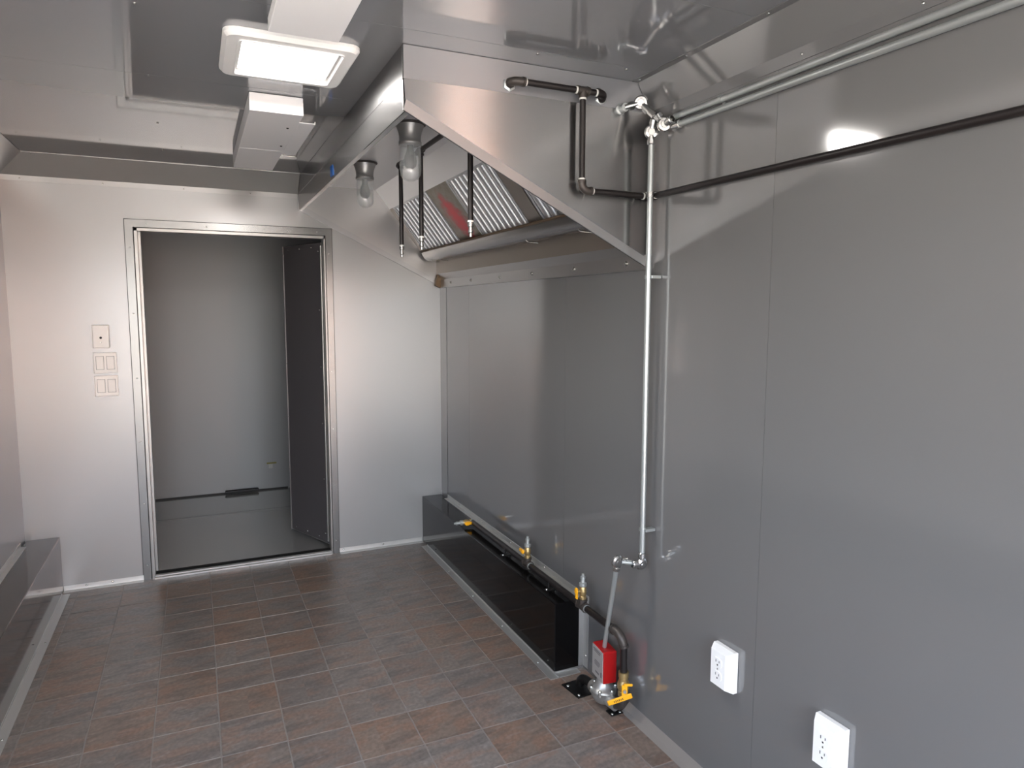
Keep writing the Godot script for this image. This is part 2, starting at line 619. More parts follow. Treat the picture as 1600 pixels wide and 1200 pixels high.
	# base angle along the end wall, on either side of the doorway, and the caulk bead at the right wall
	o = structure("baseboard_back")
	for r in [[-0.655, -0.297], [0.722, 1.225]]:
		g = Geo.new()
		g.prism([Vector2(0, 0.0015), Vector2(0.03, 0.0015), Vector2(0.03, 0.0035), Vector2(0.003, 0.005), Vector2(0.002, 0.028), Vector2(0, 0.028)], Vector3(r[0], 0, -D), Vector3(0, 0, 1), Vector3.UP, Vector3.RIGHT, r[1] - r[0])
		part("base_angle", g, M.alu, o)
	screws([Vector3(-0.555, 0.018, -D + 0.0025), Vector3(-0.44, 0.018, -D + 0.0025), Vector3(0.745, 0.018, -D + 0.0025), Vector3(0.98, 0.018, -D + 0.0025)], Vector3(0, 0, 1), 0.006, o)
	o = structure("baseboard_right")
	g = Geo.new()
	g.prism([Vector2(0, 0.0015), Vector2(-0.035, 0.0015), Vector2(-0.02, 0.010), Vector2(0, 0.03)], Vector3(W, 0, -1.96), Vector3.RIGHT, Vector3.UP, Vector3(0, 0, 1), 1.34)
	part("caulk_bead", g, M.caulk, o)
	# a sunlit terracotta wall across the yard behind the trailer
	o = structure("wall_outside")
	g = Geo.new()
	g.span(Vector3(2.1, -0.75, 9.0), Vector3(6.0, 2.9, 9.3), 0.02)
	part("rendered_wall", g, M.terracotta, o)
	g = Geo.new()
	g.span(Vector3(2.02, 2.9, 8.94), Vector3(6.08, 3.0, 9.36), 0.02)
	part("coping", g, M.caulk, o)
	# the ground outside
	o = structure("ground")
	g = Geo.new()
	g.span(Vector3(-30, -0.8, -30), Vector3(30, -0.7, 30))
	part("gravel_lot", g, M.ground, o)

func build_tiles():
	var o := structure("floor")
	var g := Geo.new()
	g.span(Vector3(-L - 0.05, -0.06, -D - 0.05), Vector3(W + 0.06, -0.0002, REAR + 0.05))
	part("subfloor", g, M.grout, o)
	var t := 0.2032
	var gap := 0.0017
	var shared := []
	for k in 14:
		shared.append(tile_mesh(t, t, gap, Vector2(rng.randf(), rng.randf())))
	for j in range(-10, 18):
		var z0: float = -2.068 + j * t
		var za: float = maxf(z0, -D)
		var zb: float = minf(z0 + t, REAR)
		if zb - za < 0.02:
			continue
		for i in range(-2, 9):
			var x0: float = -0.385 + i * t
			var xa: float = maxf(x0, -L)
			var xb: float = minf(x0 + t, W)
			if xb - xa < 0.02:
				continue
			var mi := MeshInstance3D.new()
			mi.name = "tile"
			if xb - xa > t - 0.001 and zb - za > t - 0.001:
				mi.mesh = shared[rng.randi() % shared.size()]
			else:
				mi.mesh = tile_mesh(xb - xa, zb - za, gap, Vector2(rng.randf(), rng.randf()))
			mi.material_override = M["tile%d" % (rng.randi() % 4)]
			mi.position = Vector3(xa, 0, za)
			o.add_child(mi, true)

func tile_mesh(w: float, d: float, gap: float, off: Vector2) -> ArrayMesh:
	var g := Geo.new()
	var b := 0.0012
	var top := 0.0012
	var lo := Vector2(gap, gap)
	var hi := Vector2(w - gap, d - gap)
	var P := func(x: float, y: float, z: float) -> Array: return [Vector3(x, y, z), off + Vector2(x, z)]
	var ti := [P.call(lo.x + b, top, lo.y + b), P.call(hi.x - b, top, lo.y + b), P.call(hi.x - b, top, hi.y - b), P.call(lo.x + b, top, hi.y - b)]
	var bo := [P.call(lo.x, -0.0004, lo.y), P.call(hi.x, -0.0004, lo.y), P.call(hi.x, -0.0004, hi.y), P.call(lo.x, -0.0004, hi.y)]
	g.tri(ti[0][0], ti[1][0], ti[2][0], Vector3.UP, Vector3.UP, Vector3.UP, ti[0][1], ti[1][1], ti[2][1])
	g.tri(ti[0][0], ti[2][0], ti[3][0], Vector3.UP, Vector3.UP, Vector3.UP, ti[0][1], ti[2][1], ti[3][1])
	for k in 4:
		var m := (k + 1) % 4
		var n: Vector3 = [Vector3(0, 0.7, -0.7), Vector3(0.7, 0.7, 0), Vector3(0, 0.7, 0.7), Vector3(-0.7, 0.7, 0)][k]
		g.tri(ti[k][0], ti[m][0], bo[m][0], n, n, n, ti[k][1], ti[m][1], bo[m][1])
		g.tri(ti[k][0], bo[m][0], bo[k][0], n, n, n, ti[k][1], bo[m][1], bo[k][1])
	return g.mesh()

func build_door():
	# aluminium casing: flat angle with mitred corners, raised inner lip, jamb lining and threshold
	var o := structure("door_1", "doorway with bright aluminium casing in the end wall", "")
	var xo := [-0.297, 0.721]
	var xi := [-0.257, 0.683]
	var gp := 0.004
	var yo := 1.8687
	var yi := 1.828
	var g := Geo.new()
	var Z := Vector3(0, 0, 1)
	var at := Vector3(0, 0, -D)
	g.prism([Vector2(xo[0], 0), Vector2(xi[0] - gp, 0), Vector2(xi[0] - gp, yi + gp), Vector2(xo[0], yo)], at, Vector3.RIGHT, Vector3.UP, Z, 0.003)
	part("casing", g, M.casing, o)
	g = Geo.new()
	g.prism([Vector2(xi[1] + gp, 0), Vector2(xo[1], 0), Vector2(xo[1], yo), Vector2(xi[1] + gp, yi + gp)], at, Vector3.RIGHT, Vector3.UP, Z, 0.003)
	part("casing", g, M.casing, o)
	g = Geo.new()
	g.prism([Vector2(xi[0] - gp + 0.0004, yi + gp), Vector2(xi[1] + gp - 0.0004, yi + gp), Vector2(xo[1] - 0.0004, yo), Vector2(xo[0] + 0.0004, yo)], at, Vector3.RIGHT, Vector3.UP, Z, 0.0028)
	part("casing", g, M.casing, o)
	g = Geo.new()
	g.span(Vector3(xi[0] - gp, 0, -D), Vector3(xi[0], yi + gp, -D + 0.0006))
	g.span(Vector3(xi[1], 0, -D), Vector3(xi[1] + gp, yi + gp, -D + 0.0006))
	g.span(Vector3(xi[0], yi, -D), Vector3(xi[1], yi + gp, -D + 0.0006))
	g.span(Vector3(xo[0] - 0.003, 0, -D), Vector3(xo[0], yo + 0.003, -D + 0.0006))
	g.span(Vector3(xo[1], 0, -D), Vector3(xo[1] + 0.003, yo + 0.003, -D + 0.0006))
	g.span(Vector3(xo[0], yo, -D), Vector3(xo[1], yo + 0.003, -D + 0.0006))
	part("shadow_gap", g, M.seam, o, "", "stuff")
	# raised lip and lining
	g = Geo.new()
	g.span(Vector3(xi[0], 0, -D - 0.055), Vector3(xi[0] + 0.016, yi, -D + 0.010), 0.0012)
	part("jamb", g, M.trim, o)
	g = Geo.new()
	g.span(Vector3(xi[1] - 0.010, 0, -D - 0.055), Vector3(xi[1], yi, -D + 0.010), 0.0012)
	part("jamb", g, M.trim, o)
	g = Geo.new()
	g.span(Vector3(xi[0], yi - 0.016, -D - 0.055), Vector3(xi[1], yi, -D + 0.010), 0.0012)
	part("head_jamb", g, M.trim, o)
	g = Geo.new()
	g.span(Vector3(xi[0] + 0.014, 0.03, -D - 0.075), Vector3(xi[0] + 0.028, yi - 0.012, -D - 0.035), 0.001)
	part("stop", g, M.trim, o)
	# threshold: bright channel with a dark rubber strip behind it
	g = Geo.new()
	g.prism([Vector2(0, 0.0015), Vector2(0.018, 0.0015), Vector2(0.018, 0.010), Vector2(0.010, 0.014), Vector2(0.010, 0.020), Vector2(0.0, 0.024)], Vector3(xi[0] + 0.012, 0, -D), Vector3(0, 0, 1), Vector3.UP, Vector3.RIGHT, xi[1] - xi[0] - 0.02)
	part("threshold", g, M.alu, o)
	g = Geo.new()
	g.span(Vector3(xi[0] + 0.016, 0.0, -D - 0.05), Vector3(xi[1] - 0.010, 0.0245, -D - 0.001), 0.002)
	part("threshold_seal", g, M.dark, o)
	var s := []
	for k in 6:
		s.append(Vector3(-0.277, 0.08 + k * 0.33, -D + 0.003))
		s.append(Vector3(0.702, 0.08 + k * 0.33, -D + 0.003))
	for k in 4:
		s.append(Vector3(-0.2 + k * 0.28, 1.848, -D + 0.003))
	screws(s, Z, 0.0042, o)
	# the open panel that swings into the room beyond, hinged on the right
	var a := Vector3(0.672, 0, -D - 0.062)
	var b := Vector3(0.508, 0, -D - 0.455)
	var dr := (b - a).normalized()
	var nn := Vector3.UP.cross(dr).normalized()
	if nn.x > 0: nn = -nn
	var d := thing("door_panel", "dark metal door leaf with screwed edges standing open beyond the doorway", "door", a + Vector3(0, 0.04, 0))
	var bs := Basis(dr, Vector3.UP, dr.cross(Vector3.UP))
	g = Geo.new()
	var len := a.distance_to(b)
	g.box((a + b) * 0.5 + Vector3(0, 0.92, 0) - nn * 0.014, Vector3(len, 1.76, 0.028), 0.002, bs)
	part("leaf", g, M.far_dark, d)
	g = Geo.new()
	g.box(b + Vector3(0, 0.92, 0) + nn * 0.001 - dr * 0.004, Vector3(0.005, 1.765, 0.006), 0.001, bs)
	g.box((a + b) * 0.5 + Vector3(0, 1.797, 0) + nn * 0.001, Vector3(len, 0.004, 0.004), 0.001, bs)
	g.box((a + b) * 0.5 + Vector3(0, 0.045, 0) + nn * 0.001, Vector3(len, 0.004, 0.004), 0.001, bs)
	part("edge_channel", g, M.trim, d)
	g = Geo.new()
	g.tube([a + Vector3(-0.004, 0.06, 0.004), a + Vector3(-0.004, 1.78, 0.004)], 0.006)
	part("piano_hinge", g, M.trim, d)
	s = []
	for k in 6:
		s.append(b - dr * 0.012 + nn * 0.003 + Vector3(0, 0.1 + k * 0.33, 0))
		s.append(a + dr * 0.03 + nn * 0.003 + Vector3(0, 0.1 + k * 0.33, 0))
	for k in 3:
		s.append(a + dr * (0.1 + k * 0.13) + nn * 0.003 + Vector3(0, 1.775, 0))
		s.append(a + dr * (0.1 + k * 0.13) + nn * 0.003 + Vector3(0, 0.07, 0))
	screws(s, nn, 0.004, d)

func build_far_room():
	var zf := -D - 0.05
	var zb := -5.62
	var o := structure("wall_far")
	var g := Geo.new()
	g.sheet(Vector3(-0.85, -0.05, zb - 0.05), Vector3.RIGHT, Vector3.UP, 2.26, 2.25, Vector3(0, 0, 1), 0.05, WAVE * 1.5, 41)
	part("panel", g, M.far, o)
	g = Geo.new()
	g.span(Vector3(-L - 0.05, -0.05, zb), Vector3(-L, 2.2, zf))
	part("panel", g, M.far, o)
	g = Geo.new()
	g.span(Vector3(W, -0.05, zb), Vector3(W + 0.05, 2.2, zf))
	part("panel", g, M.far, o)
	o = structure("ceiling_far")
	g = Geo.new()
	g.span(Vector3(-0.85, 2.13, zb - 0.05), Vector3(1.41, 2.2, zf))
	part("panel", g, M.far, o)
	o = structure("floor_far")
	g = Geo.new()
	g.span(Vector3(-0.85, -0.05, zb), Vector3(1.41, 0.022, zf))
	part("sheet", g, M.far_floor, o)
	# dark gap along the foot of the far wall, seam across the floor sheet
	o = structure("baseboard_far")
	g = Geo.new()
	g.span(Vector3(-0.80, 0.022, zb), Vector3(0.62, 0.033, zb + 0.003))
	part("base_gap", g, M.seam_far, o)
	g = Geo.new()
	g.span(Vector3(-0.78, 0.022, -5.072), Vector3(0.9, 0.0226, -5.069))
	part("sheet_joint", g, M.seam_far, o)
	var t := thing("handle_bar", "black rounded bar fixed low on the far wall beyond the doorway", "bar", Vector3(0.28, 0.03, zb))
	g = Geo.new()
	g.span(Vector3(0.160, 0.033, zb + 0.012), Vector3(0.402, 0.051, zb + 0.028), 0.007)
	part("grip", g, M.black_flat, t)
	for x in [0.19, 0.372]:
		g = Geo.new()
		g.span(Vector3(x - 0.010, 0.037, zb), Vector3(x + 0.010, 0.047, zb + 0.014), 0.001)
		part("standoff", g, M.black_flat, t)
	var k := thing("wall_label", "small olive label stuck low on the far wall beyond the doorway", "label", Vector3(0.50, 0.21, zb))
	g = Geo.new()
	g.span(Vector3(0.468, 0.225, zb), Vector3(0.54, 0.238, zb + 0.0015))
	part("strip", g, M.sticker, k)
	g = Geo.new()
	g.span(Vector3(0.482, 0.19, zb), Vector3(0.512, 0.225, zb + 0.001))
	part("paper", g, M.plate, k)

func build_wheel_boxes():
	var g: Geo
	var y := 0.285
	for side in 2:
		var right := side == 0
		var xw: float = W if right else -L
		var xf: float = 1.228 if right else -0.657
		var s: float = 1.0 if right else -1.0        # towards the wall
		var z1: float = -2.285 if right else -1.3
		var z0: float = -D + 0.002
		var o := thing("wheel_box", "long black box along the foot of the right wall, under the gas pipe" if right else "long dark metal box along the foot of the left wall", "box", Vector3((xw + xf) / 2, 0, (z0 + z1) / 2), "long boxes along the wall feet")
		g = Geo.new()
		g.span(Vector3(minf(xw - s * 0.004, xf), 0.002, z0), Vector3(maxf(xw - s * 0.004, xf), y, z1), 0.0025)
		part("body", g, M.black if right else M.box_left, o)
		# flat trim strip on the floor, with an upstand against the box
		g = Geo.new()
		g.prism([Vector2(0, 0.0015), Vector2(0.036, 0.0015), Vector2(0.036, 0.004), Vector2(0.003, 0.0048), Vector2(0.002, 0.010), Vector2(0, 0.010)], Vector3(xf, 0, -3.92 if right else -3.96), Vector3(-s, 0, 0), Vector3.UP, Vector3(0, 0, 1), (z1 + 0.036) - (-3.92 if right else -3.96))
		part("floor_trim", g, M.alu, o)
		var sc := []
		for k in 5:
			sc.append(Vector3(xf - s * 0.022, 0.0045, z1 - 0.1 - k * 0.36))
		if not right:
			sc = [Vector3(xf - s * 0.022, 0.0045, -2.66), Vector3(xf - s * 0.022, 0.0045, -3.4)]
		screws(sc, Vector3.UP, 0.0045, o)
		# strip where the box meets the wall
		g = Geo.new()
		g.span(Vector3(xw - s * 0.003, y, -3.906), Vector3(xw, y + 0.024, z1 + 0.04), 0.0008)
		g.span(Vector3(xw - s * 0.024, y, -3.906), Vector3(xw, y + 0.0025, z1), 0.0008)
		part("wall_trim", g, M.alu, o)
		if right:
			g = Geo.new()
			g.span(Vector3(xf, 0.0015, z1), Vector3(xw - 0.03, 0.0045, z1 + 0.036), 0.0008)
			g.span(Vector3(xf - 0.001, 0.0015, z1), Vector3(xw - 0.001, 0.0105, z1 + 0.003))
			part("floor_trim", g, M.alu, o)
			g = Geo.new()
			g.span(Vector3(xw - 0.003, 0.012, z1), Vector3(xw, y + 0.0, z1 + 0.04), 0.0008)
			g.span(Vector3(xw - 0.022, 0.012, z1), Vector3(xw, y, z1 + 0.0025), 0.0008)
			part("wall_trim", g, M.alu, o)
			sc = []
			for k in 5:
				sc.append(Vector3(xw - 0.003, y + 0.012, -2.262 - k * 0.36))
			sc.append(Vector3(xw - 0.003, 0.24, z1 + 0.024))
			sc.append(Vector3(xw - 0.003, 0.06, z1 + 0.024))
			screws(sc, Vector3(-1, 0, 0), 0.0045, o)

const XF := 0.5445
const ZN := -1.914
const FT := Vector2(1.053, 1.996)   # top edge of the filters
const FB := Vector2(1.247, 1.745)   # bottom edge

func build_hood():
	var g: Geo
	var o := thing("exhaust_hood", "brushed steel exhaust hood hung over the right wall's far end", "hood", Vector3(0.95, 1.55, -2.95))
	var X := Vector3.RIGHT
	var Y := Vector3.UP
	var Z := Vector3(0, 0, 1)
	var xw := W - 0.006
	var yf := 2.0476
	var yl := 1.9626
	var yb := 1.562
	# near end panel and the closure strip above it
	g = Geo.new()
	g.prism([Vector2(XF, yl), Vector2(xw, yb), Vector2(xw, yf), Vector2(XF, yf)], Vector3(0, 0, ZN - 0.003), X, Y, Z, 0.003)
	part("end_panel", g, M.steel, o)
	g = Geo.new()
	g.prism([Vector2(XF, yf + 0.0006), Vector2(xw, yf + 0.0006), Vector2(W - 0.040, H - 0.001), Vector2(XF, H - 0.001)], Vector3(0, 0, ZN - 0.0035), X, Y, Z, 0.0025)
	part("closure_panel", g, M.closure, o)
	# folded hem along the slanting lower edge
	var e := Vector2(xw - XF, yb - yl).normalized()
	var nrm := Vector2(-e.y, e.x)
	for z in [ZN, -D + 0.003]:
		var near: bool = z == ZN
		g = Geo.new()
		var A := Vector2(XF, yl)
		var B := Vector2(xw, yb)
		g.prism([A, B, B + nrm * 0.027 + Vector2(0, 0.0), A + nrm * 0.02 + Vector2(0, 0.012)], Vector3(0, 0, z), X, Y, Z, 0.0022)
		g.prism([A, B, B + nrm * 0.004, A + nrm * 0.004], Vector3(0, 0, z), X, Y, Z if near else Z, 0.005)
		part("hem", g, M.hem, o)
	# far end panel against the end wall
	g = Geo.new()
	g.prism([Vector2(XF, yl), Vector2(xw, yb), Vector2(xw, H - 0.001), Vector2(XF, H - 0.001)], Vector3(0, 0, -D + 0.001), X, Y, Z, 0.003)
	part("end_panel", g, M.steel_mid, o)
	# front lip with its turned-in flange, closure strip above
	g = Geo.new()
	g.prism([Vector2(XF - 0.0012, yf), Vector2(XF - 0.0012, yf - 0.0025), Vector2(XF, yf - 0.003), Vector2(XF + 0.005, yl), Vector2(XF + 0.008, yl), Vector2(XF + 0.003, yf)], Vector3(0, 0, -D + 0.004), X, Y, Z, D - 0.004 + ZN)
	g.span(Vector3(XF + 0.0052, yl, -D + 0.004), Vector3(XF + 0.026, yl + 0.003, ZN), 0.0006)
	part("front_lip", g, M.steel, o)
	g = Geo.new()
	g.span(Vector3(XF + 0.0008, yf + 0.0008, -D + 0.004), Vector3(XF + 0.003, H - 0.001, ZN - 0.001))
	part("closure_panel", g, M.steel, o)
	g = Geo.new()
	g.span(Vector3(XF, 1.972, -3.03), Vector3(XF + 0.005, 2.014, -2.975))
	part("masking_tape", g, M.blue, o, "blue tape tab on the lip")
	# underside with the lamps, then the sloping filter bank
	g = Geo.new()
	g.span(Vector3(XF + 0.003, 2.10, -D + 0.004), Vector3(0.975, 2.104, ZN - 0.003))
	part("underside", g, M.steel_in, o)
	var sl := (FB - FT).normalized()
	var fn := Vector2(sl.y, -sl.x)       # faces down and to the front
	var T0 := Vector2(0.970, 2.102)
	g = Geo.new()
	g.prism([T0, FT, FT - fn * 0.003, T0 - fn * 0.003], Vector3(0, 0, -D + 0.004), X, Y, Z, D - 0.011 + ZN)
	part("upper_baffle", g, M.steel_in, o)
	# blank panels between the filters, and the plenum behind
	for r in [[-4.01, -3.945, 0], [-3.325, -3.035, 1], [-2.535, -2.425, 0], [-1.955, -1.92, 0]]:
		g = Geo.new()
		var a3 := Vector3(FT.x, FT.y, r[0])
		var b3 := Vector3(FT.x, FT.y, r[1])
		var c3 := Vector3(FB.x, FB.y, r[1])
		var d3 := Vector3(FB.x, FB.y, r[0])
		var n3 := Vector3(fn.x, fn.y, 0)
		for q in [[a3, b3, c3, d3, n3], [a3 - n3 * 0.003, b3 - n3 * 0.003, c3 - n3 * 0.003, d3 - n3 * 0.003, -n3]]:
			var nv: Vector3 = q[4]
			g.tri(q[0], q[1], q[2], nv, nv, nv, Vector2(0, 0), Vector2(1, 0), Vector2(1, 1))
			g.tri(q[0], q[2], q[3], nv, nv, nv, Vector2(0, 0), Vector2(1, 1), Vector2(0, 1))
		g.quad(b3, c3, c3 - n3 * 0.003, b3 - n3 * 0.003, Z)
		g.quad(a3, d3, d3 - n3 * 0.003, a3 - n3 * 0.003, -Z)
		if r[2] == 1:
			part("blank_panel", g, M.mark, o, "bare panel with a red paint swipe")
		else:
			part("blank_panel", g, M.panel_tan, o)
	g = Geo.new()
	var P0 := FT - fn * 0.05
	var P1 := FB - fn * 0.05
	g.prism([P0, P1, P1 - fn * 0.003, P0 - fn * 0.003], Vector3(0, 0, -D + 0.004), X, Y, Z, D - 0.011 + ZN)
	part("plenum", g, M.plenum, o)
	# grease trough under the filters: rolled steel with a stained lip
	g = Geo.new()
	var pr := [Vector2(1.226, 1.757), Vector2(1.232, 1.737), Vector2(1.242, 1.722), Vector2(1.256, 1.711), Vector2(1.272, 1.705), Vector2(1.290, 1.703), Vector2(1.332, 1.712)]
	var z0 := -3.965
	var z1 := ZN - 0.004
	var mid := Vector2(1.29, 1.76)
	for i in pr.size() - 1:
		var a: Vector2 = pr[i]
		var b: Vector2 = pr[i + 1]
		var na := (a - mid).normalized() if i < 5 else Vector2(0.2, -1).normalized()
		var nb := (b - mid).normalized() if i < 4 else Vector2(0.2, -1).normalized()
		var qa := Vector3(a.x, a.y, z0)
		var qb := Vector3(b.x, b.y, z0)
		var qc := Vector3(b.x, b.y, z1)
		var qd := Vector3(a.x, a.y, z1)
		var n0 := Vector3(na.x, na.y, 0)
		var n1 := Vector3(nb.x, nb.y, 0)
		g.tri(qa, qb, qc, n0, n1, n1, Vector2(0, i), Vector2(0, i + 1), Vector2(2, i + 1))
		g.tri(qa, qc, qd, n0, n1, n0, Vector2(0, i), Vector2(2, i + 1), Vector2(2, i))
	var trough := part("grease_trough", g, M.trough, o)
	g = Geo.new()
	g.prism(pr + [Vector2(1.332, 1.757)], Vector3(0, 0, z0 - 0.003), X, Y, Z, 0.003)
	part("end_cap", g, M.trim, trough)
	g = Geo.new()
	g.prism([Vector2(1.214, 1.757), Vector2(1.236, 1.7505), Vector2(1.238, 1.754), Vector2(1.215, 1.761)], Vector3(0, 0, z0), X, Y, Z, z1 - z0)
	part("stained_lip", g, M.rust, trough)
	for z in [-3.90, -3.75, -2.63, -2.20]:
		g = Geo.new()
		g.tube([Vector3(1.236, 1.735, z), Vector3(1.27, 1.70, z), Vector3(1.305, 1.694, z + 0.03)], 0.0013, 0.006, 6)
		part("wire_clip", g, M.screw, trough)
	# back panel, sloping ledge and the bolted mounting strip
	g = Geo.new()
	g.span(Vector3(1.332, 1.634, -D + 0.004), Vector3(1.336, 1.80, ZN - 0.003))
	part("back_panel", g, M.panel_tan, o)
	g = Geo.new()
	g.prism([Vector2(1.332, 1.634), Vector2(1.3495, 1.598), Vector2(1.353, 1.598), Vector2(1.336, 1.634)], Vector3(0, 0, -D + 0.004), X, Y, Z, D - 0.011 + ZN)
	part("ledge", g, M.steel_mid, o)
	g = Geo.new()
	g.span(Vector3(1.3485, 1.552, -D + 0.004), Vector3(W - 0.0005, 1.600, ZN + 0.03), 0.0006)
	part("mounting_strip", g, M.steel_mid, o)
	for z in [-3.80, -3.48, -3.10, -2.746, -2.375, -2.019]:
		g = Geo.new()
		g.lathe(Vector3(1.3485, 1.578, z), Vector3(-1, 0, 0), [Vector2(0.009, 0), Vector2(0.009, 0.0015), Vector2(0.0055, 0.0015), Vector2(0.0055, 0.006), Vector2(0.003, 0.007), Vector2(0, 0.007)], 8)
		part("bolt", g, M.screw, o)
	g = Geo.new()
	g.prism([Vector2(1.318, 1.565), Vector2(1.3485, 1.552), Vector2(1.3485, 1.60), Vector2(1.332, 1.632), Vector2(1.322, 1.60)], Vector3(0, 0, -D + 0.0045), X, Y, Z, 0.03)
	part("sealant", g, M.rust, o)

func build_filters():
	# baffle filters: a frame with raised rounded channels running down the slope
	var s2 := (FB - FT).normalized()
	var len := FT.distance_to(FB)
	var S := Vector3(s2.x, s2.y, 0)
	var N := Vector3(s2.y, -s2.x, 0)
	var specs := [
		[-3.94, -3.33, 10, "ribbed steel baffle filter at the hood's far end, before the red-marked panel"],
		[-3.03, -2.54, 9, "ribbed steel baffle filter in the middle, right of the red-marked panel"],
		[-2.41, -1.96, 8, "ribbed steel baffle filter at the hood's near end, half hidden by the end panel"]]
	for sp in specs:
		var za: float = sp[0]
		var zb: float = sp[1]
		var n: int = sp[2]
		var at := Vector3((FT.x + FB.x) / 2, FB.y, (za + zb) / 2)
		var o := thing("baffle_filter", sp[3], "filter", at, "baffle filters in the hood")
		var g := Geo.new()
		var bs := Basis(S, N, Vector3(0, 0, 1))
		var top := Vector3(FT.x, FT.y, 0)
		for w in [[0.006, 0.012], [len - 0.006, 0.012]]:
			g.box(top + S * w[0] + Vector3(0, 0, (za + zb) / 2) - N * 0.006, Vector3(w[1], 0.012, zb - za), 0.0015, bs)
		for z in [za + 0.006, zb - 0.006]:
			g.box(top + S * (len / 2) + Vector3(0, 0, z) - N * 0.004, Vector3(len, 0.014, 0.012), 0.0015, bs)
		part("frame", g, M.baffle, o)
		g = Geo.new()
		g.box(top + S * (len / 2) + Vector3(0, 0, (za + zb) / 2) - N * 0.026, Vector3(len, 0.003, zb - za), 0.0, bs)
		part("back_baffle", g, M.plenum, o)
		var pitch := (zb - za - 0.024) / n
		for k in n:
			g = Geo.new()
			var zc := za + 0.012 + pitch * (k + 0.5)
			var hw := pitch * 0.39
			var pts := []
			for q in 9:
				var a := PI * q / 8.0
				pts.append([-cos(a) * hw, 0.010 * sqrt(maxf(sin(a), 0.0)) - 0.006, Vector3(0, 0, -cos(a)) + N * sin(a)])
			var s0 := top + S * 0.010
			var s1 := top + S * (len - 0.010)
			for q in 8:
				var a = pts[q]
				var b = pts[q + 1]
				var pa: Vector3 = s0 + Vector3(0, 0, zc + a[0]) + N * a[1]
				var pb: Vector3 = s0 + Vector3(0, 0, zc + b[0]) + N * b[1]
				var pc: Vector3 = s1 + Vector3(0, 0, zc + b[0]) + N * b[1]
				var pd: Vector3 = s1 + Vector3(0, 0, zc + a[0]) + N * a[1]
				g.tri(pa, pb, pc, a[2], b[2], b[2])
				g.tri(pa, pc, pd, a[2], b[2], a[2])
			part("baffle", g, M.baffle, o)

func build_jar_lights():
	var o := thing("jar_light", "glass jar lamp under the hood nearest its front corner", "lamp", Vector3(0.751, 2.10, -2.553), "jar lamps under the hood")
	var dn := Vector3.DOWN
	var g := Geo.new()
	g.lathe(Vector3.ZERO, dn, [Vector2(0.0, 0.0), Vector2(0.058, 0.0), Vector2(0.060, 0.003), Vector2(0.058, 0.006), Vector2(0.052, 0.008)], 28, false)
	lpart("rim", g, M.fitting, o)
	g = Geo.new()
	g.lathe(Vector3.ZERO, dn, [Vector2(0.052, 0.007), Vector2(0.048, 0.018), Vector2(0.043, 0.032), Vector2(0.040, 0.046), Vector2(0.0395, 0.066), Vector2(0.042, 0.067), Vector2(0.042, 0.078), Vector2(0.036, 0.078)], 28, false)
	lpart("bell", g, M.cast, o)
	g = Geo.new()
	g.lathe(Vector3.ZERO, dn, [Vector2(0.0385, 0.074), Vector2(0.0395, 0.10), Vector2(0.0395, 0.165), Vector2(0.037, 0.185), Vector2(0.028, 0.199), Vector2(0.014, 0.2055), Vector2(0.0, 0.207)], 28, false)
	g.lathe(Vector3.ZERO, dn, [Vector2(0.0, 0.203), Vector2(0.013, 0.2015), Vector2(0.026, 0.196), Vector2(0.034, 0.183), Vector2(0.0362, 0.165), Vector2(0.0362, 0.10), Vector2(0.0355, 0.074)], 28, false)
	lpart("glass_jar", g, M.glass, o)
	g = Geo.new()
	g.lathe(Vector3.ZERO, dn, [Vector2(0.012, 0.078), Vector2(0.014, 0.10), Vector2(0.022, 0.118), Vector2(0.025, 0.136), Vector2(0.021, 0.153), Vector2(0.010, 0.163), Vector2(0, 0.165)], 20, false)
	lpart("bulb", g, M.bulb, o)
	copy(o, Vector3(0.751, 2.10, -3.30), "glass jar lamp under the hood, the one farther back towards the end wall")

# a piece of threaded elbow with collars and a ring of white sealing tape at its ends
func elbow(a: Vector3, c: Vector3, b: Vector3, r: float, parent: Node3D, m: Material, tape := true):
	var g := Geo.new()
	g.tube([a, c, b], r * 1.28, a.distance_to(c) * 0.85, 14)
	for e in [[a, c], [b, c]]:
		var d: Vector3 = (e[1] - e[0]).normalized()
		g.tube([e[0] - d * 0.001, e[0] + d * 0.007], r * 1.45, 0.0, 14)
	part("elbow", g, m, parent)
	if tape:
		for e in [[a, c], [b, c]]:
			g = Geo.new()
			var d: Vector3 = (e[1] - e[0]).normalized()
			g.tube([e[0] - d * 0.006, e[0] - d * 0.0005], r * 1.12, 0.0, 14)
			part("sealing_tape", g, M.tape, parent)

func tee(c: Vector3, run: Vector3, br: Vector3, r: float, parent: Node3D, m: Material, tape := true):
	var g := Geo.new()
	var h := r * 2.1
	g.tube([c - run * h, c + run * h], r * 1.28)
	g.tube([c, c + br * h], r * 1.28)
	g.tube([c - run * (h + 0.001), c - run * (h - 0.006)], r * 1.45)
	g.tube([c + run * (h + 0.001), c + run * (h - 0.006)], r * 1.45)
	g.tube([c + br * (h + 0.001), c + br * (h - 0.006)], r * 1.45)
	part("tee", g, m, parent)
	if tape:
		g = Geo.new()
		g.tube([c + br * h, c + br * (h + 0.006)], r * 1.13)
		part("sealing_tape", g, M.tape, parent)
		g = Geo.new()
		g.tube([c - run * (h + 0.006), c - run * h], r * 1.13)
		part("sealing_tape", g, M.tape, parent)

func pipe(pts: Array, r: float, parent: Node3D, m: Material, called := "pipe"):
	var g := Geo.new()
	g.tube(pts, r)
	part(called, g, m, parent)

